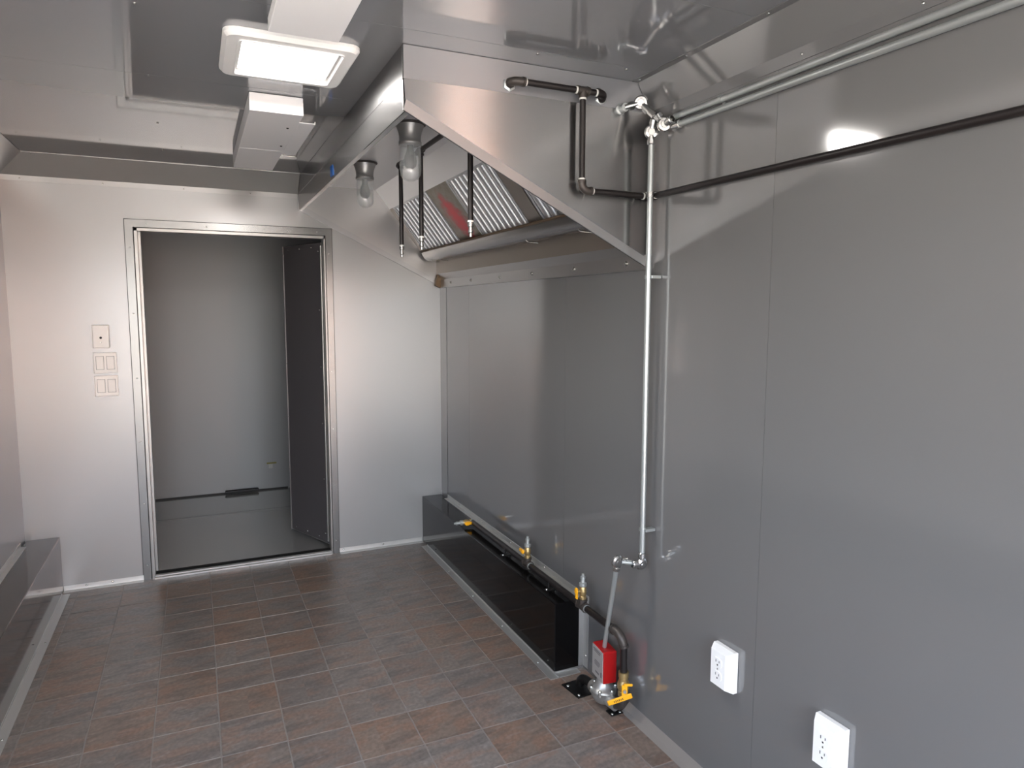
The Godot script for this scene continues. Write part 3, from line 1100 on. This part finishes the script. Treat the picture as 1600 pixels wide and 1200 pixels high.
func build_suppression():
	var r := 0.0095
	var g: Geo
	# inside the hood: a manifold with three drops ending in nozzles
	var o := thing("nozzle_manifold", "black pipe with three downpipes and bright nozzles inside the hood", "pipe", Vector3(0.86, 1.66, -2.7))
	var mx := 0.86
	var my := 2.06
	pipe([Vector3(mx, my, -3.12), Vector3(mx, my, ZN - 0.01)], r, o, M.pipe)
	var X := Vector3.RIGHT
	var Z := Vector3(0, 0, 1)
	var i := 0
	for z in [-3.075, -2.776, -2.222]:
		tee(Vector3(mx, my, z), Z, Vector3.DOWN, r, o, M.pipe, false)
		var bot: float = [1.705, 1.715, 1.715][i]
		pipe([Vector3(mx, my - 0.018, z), Vector3(mx, bot, z)], r, o, M.pipe, "downpipe")
		g = Geo.new()
		g.lathe(Vector3(mx, bot + 0.004, z), Vector3.DOWN, [Vector2(r * 1.1, 0), Vector2(r * 1.1, 0.006)], 14)
		part("sealing_tape", g, M.tape, o)
		g = Geo.new()
		g.lathe(Vector3(mx, bot - 0.002, z), Vector3.DOWN, [Vector2(0.0, 0), Vector2(0.0105, 0), Vector2(0.0105, 0.014), Vector2(0.0075, 0.016), Vector2(0.0075, 0.026), Vector2(0.0088, 0.027), Vector2(0.0088, 0.034), Vector2(0.006, 0.037), Vector2(0.005, 0.048), Vector2(0.0, 0.050)], 12)
		part("nozzle", g, M.chrome, o)
		i += 1
	# outside: loop on the hood's end panel, then the long run along the right wall
	o = thing("black_pipe_run", "black pipe looping down the hood's end panel and running along the right wall", "pipe", Vector3(1.1, 1.77, -1.885))
	var zp := -1.884
	var y1 := 2.075
	var xl := 0.878
	var xt := 1.092
	var xr := 1.158
	var yd := 1.783
	for x in [xl - 0.016, xr + 0.014]:
		g = Geo.new()
		g.lathe(Vector3(x, y1 - 0.004, ZN), Z, [Vector2(0.020, 0), Vector2(0.020, 0.004), Vector2(0.014, 0.007)], 6)
		part("bulkhead_nut", g, M.emt, o)
	elbow(Vector3(xl - 0.016, y1, ZN + 0.004), Vector3(xl - 0.016, y1, zp), Vector3(xl + 0.020, y1, zp), r, o, M.fitting)
	pipe([Vector3(xl + 0.018, y1, zp), Vector3(xt - 0.018, y1, zp)], r, o, M.pipe)
	tee(Vector3(xt, y1, zp), X, Vector3.DOWN, r, o, M.fitting)
	pipe([Vector3(xt + 0.015, y1, zp), Vector3(xr - 0.012, y1, zp)], r, o, M.pipe)
	elbow(Vector3(xr - 0.016, y1, zp), Vector3(xr + 0.014, y1, zp), Vector3(xr + 0.014, y1 - 0.006, ZN + 0.004), r, o, M.pipe)
	pipe([Vector3(xt, y1 - 0.018, zp), Vector3(xt, yd + 0.028, zp)], r, o, M.pipe)
	elbow(Vector3(xt, yd + 0.030, zp), Vector3(xt, yd, zp), Vector3(xt + 0.034, yd, zp), r, o, M.fitting)
	pipe([Vector3(xt + 0.034, yd, zp), Vector3(W - 0.035, yd - 0.002, zp)], r, o, M.pipe)
	elbow(Vector3(W - 0.037, yd - 0.002, zp), Vector3(W - 0.0125, yd - 0.002, zp), Vector3(W - 0.0125, yd - 0.002, zp + 0.026), r, o, M.pipe)
	pipe([Vector3(W - 0.0125, yd - 0.002, zp + 0.026), Vector3(W - 0.0125, 1.7665, -0.3)], r, o, M.pipe)

func pulley(c: Vector3, axis: Vector3, ins: Array, parent: Node3D):
	# corner pulley: round two-part housing with a raised hub and two compression collars
	var g := Geo.new()
	var R := 0.0225
	g.lathe(c - axis * 0.012, axis, [Vector2(0, 0), Vector2(R * 0.45, 0), Vector2(R * 0.5, 0.003), Vector2(R * 0.8, 0.004), Vector2(R, 0.009), Vector2(R, 0.015), Vector2(R * 0.8, 0.020), Vector2(R * 0.5, 0.021), Vector2(R * 0.45, 0.024), Vector2(0, 0.024)], 18)
	part("corner_pulley", g, M.chrome, parent)
	for d in ins:
		g = Geo.new()
		g.lathe(c + d * 0.012, d, [Vector2(0.0, 0), Vector2(0.0105, 0.0), Vector2(0.0105, 0.010), Vector2(0.013, 0.011), Vector2(0.013, 0.024), Vector2(0.0105, 0.027), Vector2(0.009, 0.027)], 10)
		part("compression_collar", g, M.chrome, parent)

func build_conduit():
	var g: Geo
	var r := 0.0088
	var zc := -1.852
	var xc := W - 0.036
	var o := thing("cable_conduit", "bright conduit with corner pulleys running down the right wall to the gas valve", "conduit", Vector3(xc, 0.26, zc))
	# from the hood's closure panel across to the wall
	var h := Vector3(1.245, 2.046, ZN)
	g = Geo.new()
	g.lathe(h, Vector3(0, 0, 1), [Vector2(0.017, 0), Vector2(0.017, 0.004), Vector2(0.011, 0.006), Vector2(0.011, 0.020), Vector2(0.013, 0.021), Vector2(0.013, 0.030), Vector2(0, 0.031)], 10)
	part("panel_connector", g, M.emt, o)
	var p1 := Vector3(1.290, 2.060, -1.868)
	pipe([h + Vector3(0, 0, 0.026), p1], 0.008, o, M.chrome, "short_tube")
	pulley(p1, Vector3(-0.55, -0.2, 0.8).normalized(), [Vector3(-0.7, -0.2, -0.6).normalized(), Vector3(0.5, -0.75, 0.4).normalized()], o)
	var p3 := Vector3(W - 0.03, 1.982, -1.795)
	pipe([p1, p3], 0.008, o, M.chrome, "short_tube")
	g = Geo.new()
	g.lathe(p1.lerp(p3, 0.5), (p3 - p1).normalized(), [Vector2(0.008, -0.013), Vector2(0.0125, -0.012), Vector2(0.0125, 0.012), Vector2(0.008, 0.013)], 6)
	part("coupling", g, M.chrome, o)
	pulley(p3, Vector3(-0.5, -0.1, 0.85).normalized(), [Vector3(-0.3, 0.8, -0.4).normalized(), Vector3(0, 0.2, 0.95).normalized()], o)
	# top pulley of the vertical run
	var p2 := Vector3(xc, 1.972, zc)
	pulley(p2, Vector3(-0.5, -0.1, 0.85).normalized(), [Vector3.DOWN, Vector3(0, 0.9, 0.3).normalized()], o)
	pipe([p2 + Vector3(0, -0.03, 0), Vector3(xc, 0.61, zc)], r, o, M.emt, "vertical_tube")
	for y in [1.525, 0.70]:
		g = Geo.new()
		g.tube([Vector3(xc, y - 0.006, zc), Vector3(xc, y + 0.006, zc)], r * 1.25)
		g.span(Vector3(xc - 0.002, y - 0.005, zc), Vector3(W - 0.001, y + 0.005, zc + 0.022), 0.001)
		part("strap", g, M.emt, o)
	g = Geo.new()
	g.tube([Vector3(xc, 1.773, zc), Vector3(xc, 1.789, zc)], r * 1.5)
	part("coupling", g, M.chrome, o)
	# lower dog-leg to the valve
	var q1 := Vector3(xc, 0.582, zc)
	pulley(q1, Vector3(0.1, -0.3, 0.95).normalized(), [Vector3.UP, Vector3(-1, 0.1, 0)], o)
	var q2 := Vector3(1.238, 0.596, -1.872)
	pipe([q1, q2], 0.008, o, M.emt, "short_tube")
	var end := Vector3(1.287, 0.222, -2.02)
	var dn := (end - q2).normalized()
	pulley(q2, Vector3(0.1, -0.2, 0.97).normalized(), [dn, Vector3(1, -0.1, 0)], o)
	pipe([q2 + dn * 0.03, end], r * 0.9, o, M.emt, "slanted_tube")
	# two long conduits under the right cove
	o = thing("upper_conduit", "galvanised conduit high along the right wall, the upper of two, close under the cove", "conduit", Vector3(W - 0.012, 1.99, -1.1), "conduits along the right wall")
	g = Geo.new()
	g.tube([Vector3(W - 0.012, 2.000, -1.768), Vector3(W - 0.012, 1.996, -1.5), Vector3(W - 0.012, 1.990, -0.3)], r)
	part("tube", g, M.emt, o)
	for z in [-1.565]:
		g = Geo.new()
		g.tube([Vector3(W - 0.012, 1.998, z - 0.007), Vector3(W - 0.012, 1.998, z + 0.007)], r * 1.2)
		g.span(Vector3(W - 0.003, 1.968, z - 0.006), Vector3(W, 1.998, z + 0.006), 0.0008)
		part("strap", g, M.emt, o)
	o = thing("lower_conduit", "galvanised conduit high along the right wall, the lower of two, with a bright end connector", "conduit", Vector3(W - 0.012, 1.96, -1.1), "conduits along the right wall")
	g = Geo.new()
	g.tube([Vector3(W - 0.012, 1.974, -1.745), Vector3(W - 0.012, 1.969, -1.3), Vector3(W - 0.012, 1.957, -0.3)], r)
	part("tube", g, M.emt, o)
	g = Geo.new()
	g.lathe(Vector3(W - 0.0125, 1.974, -1.74), Vector3(0, 0, -1), [Vector2(0.009, 0), Vector2(0.0125, 0.001), Vector2(0.0125, 0.026), Vector2(0.009, 0.028), Vector2(0.009, 0.036), Vector2(0.0, 0.036)], 10)
	part("connector", g, M.chrome, o)

func build_ceiling_items():
	var g: Geo
	# square glowing light in a white frame with rounded corners
	var o := thing("ceiling_light", "square glowing light in a rounded white frame on the ceiling", "light", Vector3(0.27, 2.10, -2.125))
	var c := Vector3(0.274, 0, -2.156)
	var outer := rounded(0.352, 0.356, 0.034)
	var face := rounded(0.334, 0.338, 0.028)
	var lip := rounded(0.276, 0.284, 0.012)
	var lip2 := rounded(0.270, 0.278, 0.012)
	var inner := rounded(0.254, 0.262, 0.010)
	g = Geo.new()
	ring(g, c, outer, H, outer, 2.129)
	ring(g, c, outer, 2.129, face, 2.119)
	ring(g, c, face, 2.119, lip, 2.119)
	ring(g, c, lip, 2.119, lip, 2.115)
	ring(g, c, lip, 2.115, lip2, 2.115)
	ring(g, c, lip2, 2.115, lip2, 2.133)
	ring(g, c, lip2, 2.133, inner, 2.133)
	ring(g, c, inner, 2.133, inner, 2.129)
	part("frame", g, M.plastic, o)
	g = Geo.new()
	var cen := c + Vector3(0, 2.129, 0)
	for i in inner.size():
		var j := (i + 1) % inner.size()
		g.tri(cen, c + Vector3(inner[i].x, 2.130, inner[i].y), c + Vector3(inner[j].x, 2.130, inner[j].y), Vector3.DOWN, Vector3.DOWN, Vector3.DOWN)
	part("light_lens", g, M.lens, o)
	# white metal channel boxes in line with the light
	for k in 2:
		var far := k == 0
		var za: float = -3.56 if far else -1.89
		var zb: float = -2.53 if far else -0.55
		o = thing("ceiling_channel", "white metal ceiling box beyond the light, with a bright end face" if far else "white metal ceiling box on the camera side of the light", "channel", Vector3(0.275, 2.07, (za + zb) / 2), "white ceiling boxes")
		var yb := 2.078 if far else 2.104
		g = Geo.new()
		# body with the end face's upper corners notched
		var x0 := 0.197
		var x1 := 0.370
		g.prism([Vector2(x0, yb), Vector2(x1, yb), Vector2(x1, H - 0.018), Vector2(x1 - 0.01, H - 0.017), Vector2(x1 - 0.022, H - 0.003), Vector2(x0 + 0.018, H - 0.003), Vector2(x0 + 0.010, H - 0.014), Vector2(x0, H - 0.015)], Vector3(0, 0, zb - 0.002), Vector3.RIGHT, Vector3.UP, Vector3(0, 0, 1), 0.002)
		part("end_face", g, M.duct, o)
		g = Geo.new()
		var zs: float = -3.12 if far else -1.2
		g.span(Vector3(x0, yb, zs + 0.001), Vector3(x1, H - 0.001, zb - 0.002), 0.0015)
		part("cover", g, M.duct, o)
		g = Geo.new()
		g.span(Vector3(x0, yb, za), Vector3(x1, H - 0.001, zs - 0.001), 0.0015)
		part("cover", g, M.duct, o)
		if far:
			g = Geo.new()
			g.span(Vector3(x1 - 0.001, yb, -3.18), Vector3(x1 + 0.055, yb + 0.003, -2.63), 0.001)
			g.span(Vector3(x1 + 0.053, yb, -3.18), Vector3(x1 + 0.055, yb + 0.010, -2.63), 0.0005)
			part("side_flange", g, M.duct, o)
			g = Geo.new()
			g.tube([Vector3(x1 + 0.005, yb - 0.003, -3.19), Vector3(x1 + 0.06, yb - 0.003, -3.19), Vector3(x1 + 0.062, yb + 0.012, -3.15)], 0.003, 0.008)
			part("wire_hook", g, M.screw, o)
			screws([Vector3(x1 - 0.03, yb, -2.72), Vector3(x1 - 0.02, yb, -3.02)], Vector3.DOWN, 0.005, o, M.slot)

func rounded(w: float, d: float, r: float) -> Array:
	var p := []
	for q in 4:
		var cx: float = [1, -1, -1, 1][q] * (w / 2 - r)
		var cy: float = [1, 1, -1, -1][q] * (d / 2 - r)
		for k in 6:
			var a := PI / 2 * (q + k / 5.0)
			p.append(Vector2(cx + r * cos(a), cy + r * sin(a)))
	return p

func ring(g: Geo, c: Vector3, a: Array, ya: float, b: Array, yb: float):
	for i in a.size():
		var j := (i + 1) % a.size()
		var p0 := c + Vector3(a[i].x, ya, a[i].y)
		var p1 := c + Vector3(a[j].x, ya, a[j].y)
		var p2 := c + Vector3(b[j].x, yb, b[j].y)
		var p3 := c + Vector3(b[i].x, yb, b[i].y)
		var n := (p1 - p0).cross(p2 - p0)
		if n.length() < 1e-12: n = (p2 - p0).cross(p3 - p0)
		if n.length() < 1e-12: continue
		n = n.normalized()
		if n.y > 0.001 or (absf(n.y) <= 0.001 and n.dot(p0 - c) < 0): n = -n
		g.tri(p0, p1, p2, n, n, n)
		g.tri(p0, p2, p3, n, n, n)

func build_gas():
	var g: Geo
	var r := 0.0128
	var px := 1.288
	var py := 0.312
	var Z := Vector3(0, 0, 1)
	var o := thing("gas_pipe", "black gas pipe along the top of the black box, bending down at its near end", "pipe", Vector3(px, 0.29, -2.5))
	pipe([Vector3(px, py, -3.32), Vector3(px, py, -1.965)], r, o, M.pipe)
	elbow(Vector3(px, py, -1.968), Vector3(px + 0.004, py, -1.925), Vector3(px + 0.012, py - 0.045, -1.918), r, o, M.fitting, false)
	pipe([Vector3(px + 0.012, py - 0.04, -1.918), Vector3(px + 0.014, 0.172, -1.918)], r, o, M.pipe, "downpipe")
	for z in [-2.655, -2.178]:
		tee(Vector3(px, py, z), Z, Vector3.UP, r, o, M.fitting, false)
		g = Geo.new()
		g.tube([Vector3(px, py, z + 0.028), Vector3(px, py, z + 0.033)], r * 1.14)
		part("sealing_tape", g, M.emt, o)
	g = Geo.new()
	g.tube([Vector3(px, py, -3.326), Vector3(px, py, -3.318)], r * 1.14)
	part("sealing_tape", g, M.emt, o)
	# small black pipe brackets on the box top
	for z in [-2.86, -2.42]:
		g = Geo.new()
		g.span(Vector3(px - 0.035, 0.2851, z - 0.012), Vector3(px + 0.03, 0.288, z + 0.012), 0.0008)
		g.tube([Vector3(px - 0.0135, 0.287, z - 0.010), Vector3(px - 0.0135, py, z - 0.010), Vector3(px, py + 0.014, z - 0.010), Vector3(px + 0.0135, py, z - 0.010), Vector3(px + 0.0135, 0.287, z - 0.010)], 0.0025, 0.008, 8)
		var b := part("pipe_bracket", g, M.black_flat, o)
		g = Geo.new()
		g.lathe(Vector3(px - 0.027, 0.288, z), Vector3.UP, [Vector2(0.005, 0), Vector2(0.004, 0.003), Vector2(0, 0.004)], 8)
		part("screw", g, M.screw, b)
	# brass appliance valves with yellow lever handles; the first lies along the pipe's end
	var v := thing("gas_valve", "brass valve with yellow handle standing on the gas pipe at the box's near end", "valve", Vector3(px, py + 0.026, -2.178), "brass valves on the gas pipe")
	g = Geo.new()
	g.lathe(Vector3.ZERO, Vector3.UP, [Vector2(0.0135, 0), Vector2(0.0135, 0.012), Vector2(0.0115, 0.014), Vector2(0.0135, 0.022), Vector2(0.0145, 0.032), Vector2(0.0135, 0.042), Vector2(0.0115, 0.050), Vector2(0.0125, 0.051)], 12)
	lpart("body", g, M.brass, v)
	g = Geo.new()
	g.lathe(Vector3.ZERO, Vector3.UP, [Vector2(0.0135, 0.050), Vector2(0.0145, 0.052), Vector2(0.0145, 0.063), Vector2(0.009, 0.066), Vector2(0.0082, 0.078), Vector2(0.0095, 0.080), Vector2(0.0095, 0.088), Vector2(0.0055, 0.090), Vector2(0.0055, 0.098), Vector2(0, 0.098)], 10)
	lpart("flare_fitting", g, M.emt, v)
	g = Geo.new()
	g.lathe(Vector3(-0.012, 0.032, 0), Vector3.LEFT, [Vector2(0.006, 0), Vector2(0.006, 0.012), Vector2(0, 0.012)], 8)
	var hd := lpart("stem", g, M.brass, v)
	g = Geo.new()
	g.box(Vector3(-0.026, 0.026, 0), Vector3(0.007, 0.044, 0.015), 0.003)
	g.box(Vector3(-0.028, 0.034, 0), Vector3(0.006, 0.020, 0.021), 0.003)
	lpart("handle", g, M.yellow, hd, "yellow lever handle")
	var c := copy(v, Vector3(px, py + 0.026, -2.655), "brass valve with yellow handle standing midway along the gas pipe")
	for n in ["stem"]:
		var st: Node3D = c.get_node(n)
		st.position = Vector3(-0.0, 0.002, 0)
		st.get_node("handle").rotation_degrees = Vector3(90, 0, 0)
		st.get_node("handle").position = Vector3(0, 0.034, -0.030)
	c = copy(v, Vector3(px, py, -3.33), "brass valve with yellow handle lying at the gas pipe's far end")
	c.rotation_degrees = Vector3(-90, 0, 90)

	# shut-off valve with the red actuator box
	var at := Vector3(1.288, 0.0, -2.025)
	o = thing("gas_shutoff", "red actuator box with a grey label on a cast gas valve by the floor", "valve", at)
	var yaw := -0.12
	var bs := Basis(Vector3.UP, yaw)
	g = Geo.new()
	g.box(at + Vector3(0.004, 0.163, 0), Vector3(0.052, 0.118, 0.094), 0.003, bs)
	var box := part("actuator_box", g, M.red, o, "red box")
	g = Geo.new()
	g.box(at + bs * Vector3(-0.0235, 0, 0.0) + Vector3(0.0, 0.163, 0), Vector3(0.003, 0.112, 0.086), 0.0006, bs)
	var pl := part("label_plate", g, M.plate, box, "grey label plate")
	g = Geo.new()
	for k in [[0.045, 0.06, 0.004], [0.038, 0.05, 0.003], [0.005, 0.04, 0.003], [-0.002, 0.045, 0.003], [-0.009, 0.035, 0.003], [-0.036, 0.03, 0.006]]:
		g.box(at + bs * Vector3(-0.0253, 0, 0.004 * sin(k[0] * 90)) + Vector3(0, 0.163 + k[0], 0), Vector3(0.0006, k[2], k[1]), 0.0, bs)
	g.box(at + bs * Vector3(-0.0253, 0, 0.033) + Vector3(0, 0.163 - 0.03, 0), Vector3(0.0006, 0.018, 0.008), 0.0, bs)
	part("print", g, M.print, box, "", "stuff")
	# cast body: flared dome over a bolted bowl, inlet stub towards the box
	g = Geo.new()
	g.lathe(at, Vector3.UP, [Vector2(0.0, 0.012), Vector2(0.020, 0.012), Vector2(0.030, 0.020), Vector2(0.040, 0.036), Vector2(0.045, 0.048), Vector2(0.045, 0.056), Vector2(0.048, 0.057), Vector2(0.048, 0.066), Vector2(0.040, 0.070), Vector2(0.031, 0.080), Vector2(0.025, 0.094), Vector2(0.022, 0.106), Vector2(0.0, 0.106)], 24, false)
	g.tube([at + Vector3(0.0, 0.04, -0.03), at + Vector3(0.0, 0.04, -0.07)], 0.024, 0.0, 16)
	g.tube([at + Vector3(0.0, 0.038, 0.03), at + Vector3(0.008, 0.036, 0.075)], 0.021, 0.0, 16)
	part("valve_body", g, M.cast, o)
	for k in 6:
		var a := TAU * k / 6.0 + 0.3
		g = Geo.new()
		g.lathe(at + Vector3(cos(a) * 0.044, 0.054, sin(a) * 0.044), Vector3.UP, [Vector2(0.007, 0), Vector2(0.007, 0.018), Vector2(0.005, 0.022), Vector2(0.0, 0.022)], 6)
		part("bolt", g, M.screw, o)
	# supply stub disappearing into the floor behind, with its bracket
	g = Geo.new()
	g.tube([at + Vector3(0.0, 0.04, -0.06), at + Vector3(-0.01, 0.04, -0.14), at + Vector3(-0.01, -0.002, -0.15)], 0.0165, 0.03)
	part("supply_pipe", g, M.black_flat, o)
	g = Geo.new()
	g.box(at + Vector3(-0.032, 0.0032, -0.125), Vector3(0.075, 0.004, 0.11), 0.001, Basis(Vector3.UP, 0.1))
	part("floor_bracket", g, M.black_flat, o)
	screws([at + Vector3(-0.058, 0.0055, -0.155), at + Vector3(-0.052, 0.0055, -0.082)], Vector3.UP, 0.006, o)

	# ball valve under the down pipe
	var bx := px + 0.014
	var bz := -1.918
	o = thing("ball_valve", "brass ball valve with a long yellow lever at the foot of the gas pipe", "valve", Vector3(bx, 0.0, bz))
	g = Geo.new()
	g.lathe(Vector3(bx, 0.176, bz), Vector3.DOWN, [Vector2(0.0, 0), Vector2(0.018, 0), Vector2(0.018, 0.018), Vector2(0.0155, 0.020), Vector2(0.0165, 0.030), Vector2(0.021, 0.042), Vector2(0.021, 0.058), Vector2(0.0165, 0.068), Vector2(0.018, 0.070), Vector2(0.018, 0.086), Vector2(0.0, 0.086)], 16)
	part("body", g, M.brass, o)
	g = Geo.new()
	g.tube([Vector3(bx, 0.092, bz), Vector3(bx - 0.002, 0.052, bz), Vector3(bx - 0.006, 0.036, bz - 0.04)], 0.0165, 0.025)
	part("street_elbow", g, M.fitting, o)
	var sd := Vector3(-0.45, 0, 0.9).normalized()
	g = Geo.new()
	g.lathe(Vector3(bx, 0.126, bz) + sd * 0.018, sd, [Vector2(0.009, 0), Vector2(0.009, 0.010), Vector2(0.006, 0.012), Vector2(0.006, 0.026), Vector2(0.0, 0.026)], 8)
	part("stem", g, M.screw, o)
	var side := Vector3(0.9, 0, 0.45).normalized()
	var lv := (-side * 0.93 + Vector3(0, -0.36, 0)).normalized()
	var up := sd.cross(lv).normalized()
	var p := Vector3(bx, 0.130, bz) + sd * 0.034
	g = Geo.new()
	var b3 := Basis(side, Vector3.UP, side.cross(Vector3.UP))
	g.box(p + Vector3(0, -0.004, 0), Vector3(0.020, 0.040, 0.004), 0.0012, b3)
	g.box(p + Vector3(0, 0.016, 0) + side * 0.012, Vector3(0.030, 0.009, 0.006), 0.002, b3)
	var s0 := p + Vector3(0, -0.024, 0)
	var b4 := Basis(lv, up, lv.cross(up))
	g.box(s0 + lv * 0.030 + side * 0.012 + sd * 0.003, Vector3(0.088, 0.019, 0.006), 0.0028, b4)
	var lever := part("lever", g, M.yellow, o, "yellow lever")
	g = Geo.new()
	for k in 6:
		g.box(s0 + lv * (0.020 + k * 0.006) + side * 0.012 + sd * 0.0062, Vector3(0.003, 0.007 if k % 2 == 0 else 0.005, 0.0006), 0.0, b4)
	part("print", g, M.ink, lever, "", "stuff")
	g = Geo.new()
	g.span(Vector3(bx - 0.028, 0.0014, bz - 0.066), Vector3(bx + 0.022, 0.0054, bz - 0.028), 0.001)
	g.tube([Vector3(bx - 0.004, 0.005, bz - 0.046), Vector3(bx - 0.004, 0.03, bz - 0.046)], 0.005)
	part("floor_bracket", g, M.black_flat, o)
	screws([Vector3(bx - 0.02, 0.0054, bz - 0.036), Vector3(bx + 0.012, 0.0054, bz - 0.036)], Vector3.UP, 0.005, o)

func build_outlets():
	# surface boxes with a duplex receptacle
	var o := thing("wall_outlet", "white surface outlet box on the right wall, the one farther from the camera", "outlet", Vector3(W, 0.400, -1.474), "white outlets low on the right wall")
	var g := Geo.new()
	# bevelled cover: wide foot, narrower face
	var hy := 0.060
	var hz := 0.043
	var d := 0.036
	var iy := 0.051
	var iz := 0.029
	g.span(Vector3(-0.016, -hy, -hz), Vector3(-0.0005, hy, hz), 0.0012)
	var fo := [Vector3(-0.016, -hy + 0.001, -hz + 0.001), Vector3(-0.016, -hy + 0.001, hz - 0.001), Vector3(-0.016, hy - 0.001, hz - 0.001), Vector3(-0.016, hy - 0.001, -hz + 0.001)]
	var fi := [Vector3(-d, -iy, -iz), Vector3(-d, -iy, iz), Vector3(-d, iy, iz), Vector3(-d, iy, -iz)]
	for k in 4:
		var m := (k + 1) % 4
		g.quad(fo[k], fo[m], fi[m], fi[k], [Vector3(-0.5, -1, 0), Vector3(-0.5, 0, 1), Vector3(-0.5, 1, 0), Vector3(-0.5, 0, -1)][k])
	g.quad(fi[0], fi[1], fi[2], fi[3], Vector3.LEFT)
	var body := lpart("cover", g, M.plastic, o)
	for s in [-1.0, 1.0]:
		g = Geo.new()
		var pts := []
		for k in 20:
			var a := TAU * k / 20.0
			pts.append(Vector2(clampf(0.0175 * cos(a), -0.0175, 0.0175), clampf(0.0175 * sin(a), -0.0135, 0.0135)))
		g.prism(pts, Vector3(-d, s * 0.0195, 0), Vector3(0, 0, 1), Vector3.UP, Vector3.LEFT, 0.0015)
		var f := lpart("receptacle", g, M.plastic, body)
		g = Geo.new()
		for q in [[-0.0065, 0.004, 0.0022, 0.008], [0.0065, 0.004, 0.0022, 0.0065], [0.0, -0.007, 0.0045, 0.0045]]:
			g.box(Vector3(-d - 0.0012, s * 0.0195 + q[1], q[0]), Vector3(0.0012, q[3], q[2]))
		lpart("slot", g, M.slot, body)
	g = Geo.new()
	g.lathe(Vector3(-d, 0, 0), Vector3.LEFT, [Vector2(0.003, 0), Vector2(0.0025, 0.0012), Vector2(0, 0.0014)], 8)
	lpart("screw", g, M.screw, body)
	copy(o, Vector3(W, 0.385, -1.106), "white surface outlet box on the right wall, the one nearer the camera")

func build_switches():
	var z := -D
	var o := thing("wall_plate", "white single wall plate with one small hole, topmost of the three by the doorway", "wall plate", Vector3(-0.425, 1.2855, z))
	var g := Geo.new()
	g.box(Vector3(0, 0, 0.014), Vector3(0.072, 0.114, 0.027), 0.003)
	lpart("plate", g, M.plastic_far, o)
	g = Geo.new()
	g.lathe(Vector3(0, -0.006, 0.0275), Vector3(0, 0, 1), [Vector2(0.006, 0), Vector2(0.005, 0.002), Vector2(0.003, 0.002)], 10)
	g.lathe(Vector3(0, -0.006, 0.0275), Vector3(0, 0, 1), [Vector2(0.0034, 0.0005), Vector2(0, 0.0005)], 10)
	lpart("hole", g, M.slot, o)
	g = Geo.new()
	g.lathe(Vector3(0, -0.030, 0.0275), Vector3(0, 0, 1), [Vector2(0.003, 0), Vector2(0.002, 0.001), Vector2(0, 0.001)], 8)
	lpart("screw", g, M.screw, o)
	var w := thing("light_switch", "white double rocker switch plate, the middle plate left of the doorway", "light switch", Vector3(-0.414, 1.153, z), "double rocker switches left of the doorway")
	g = Geo.new()
	g.box(Vector3(0, 0, 0.004), Vector3(0.104, 0.104, 0.007), 0.003)
	lpart("plate", g, M.plastic_far, w)
	for s in [-1.0, 1.0]:
		g = Geo.new()
		g.box(Vector3(s * 0.023, 0, 0.0075), Vector3(0.036, 0.068, 0.002), 0.0006)
		lpart("bezel", g, M.slot_grey, w)
		g = Geo.new()
		g.box(Vector3(s * 0.023, 0, 0.0095), Vector3(0.032, 0.064, 0.004), 0.0012, Basis(Vector3.RIGHT, 0.05))
		lpart("rocker", g, M.plastic_far, w)
	copy(w, Vector3(-0.414, 1.037, z), "white double rocker switch plate, the lowest plate left of the doorway")
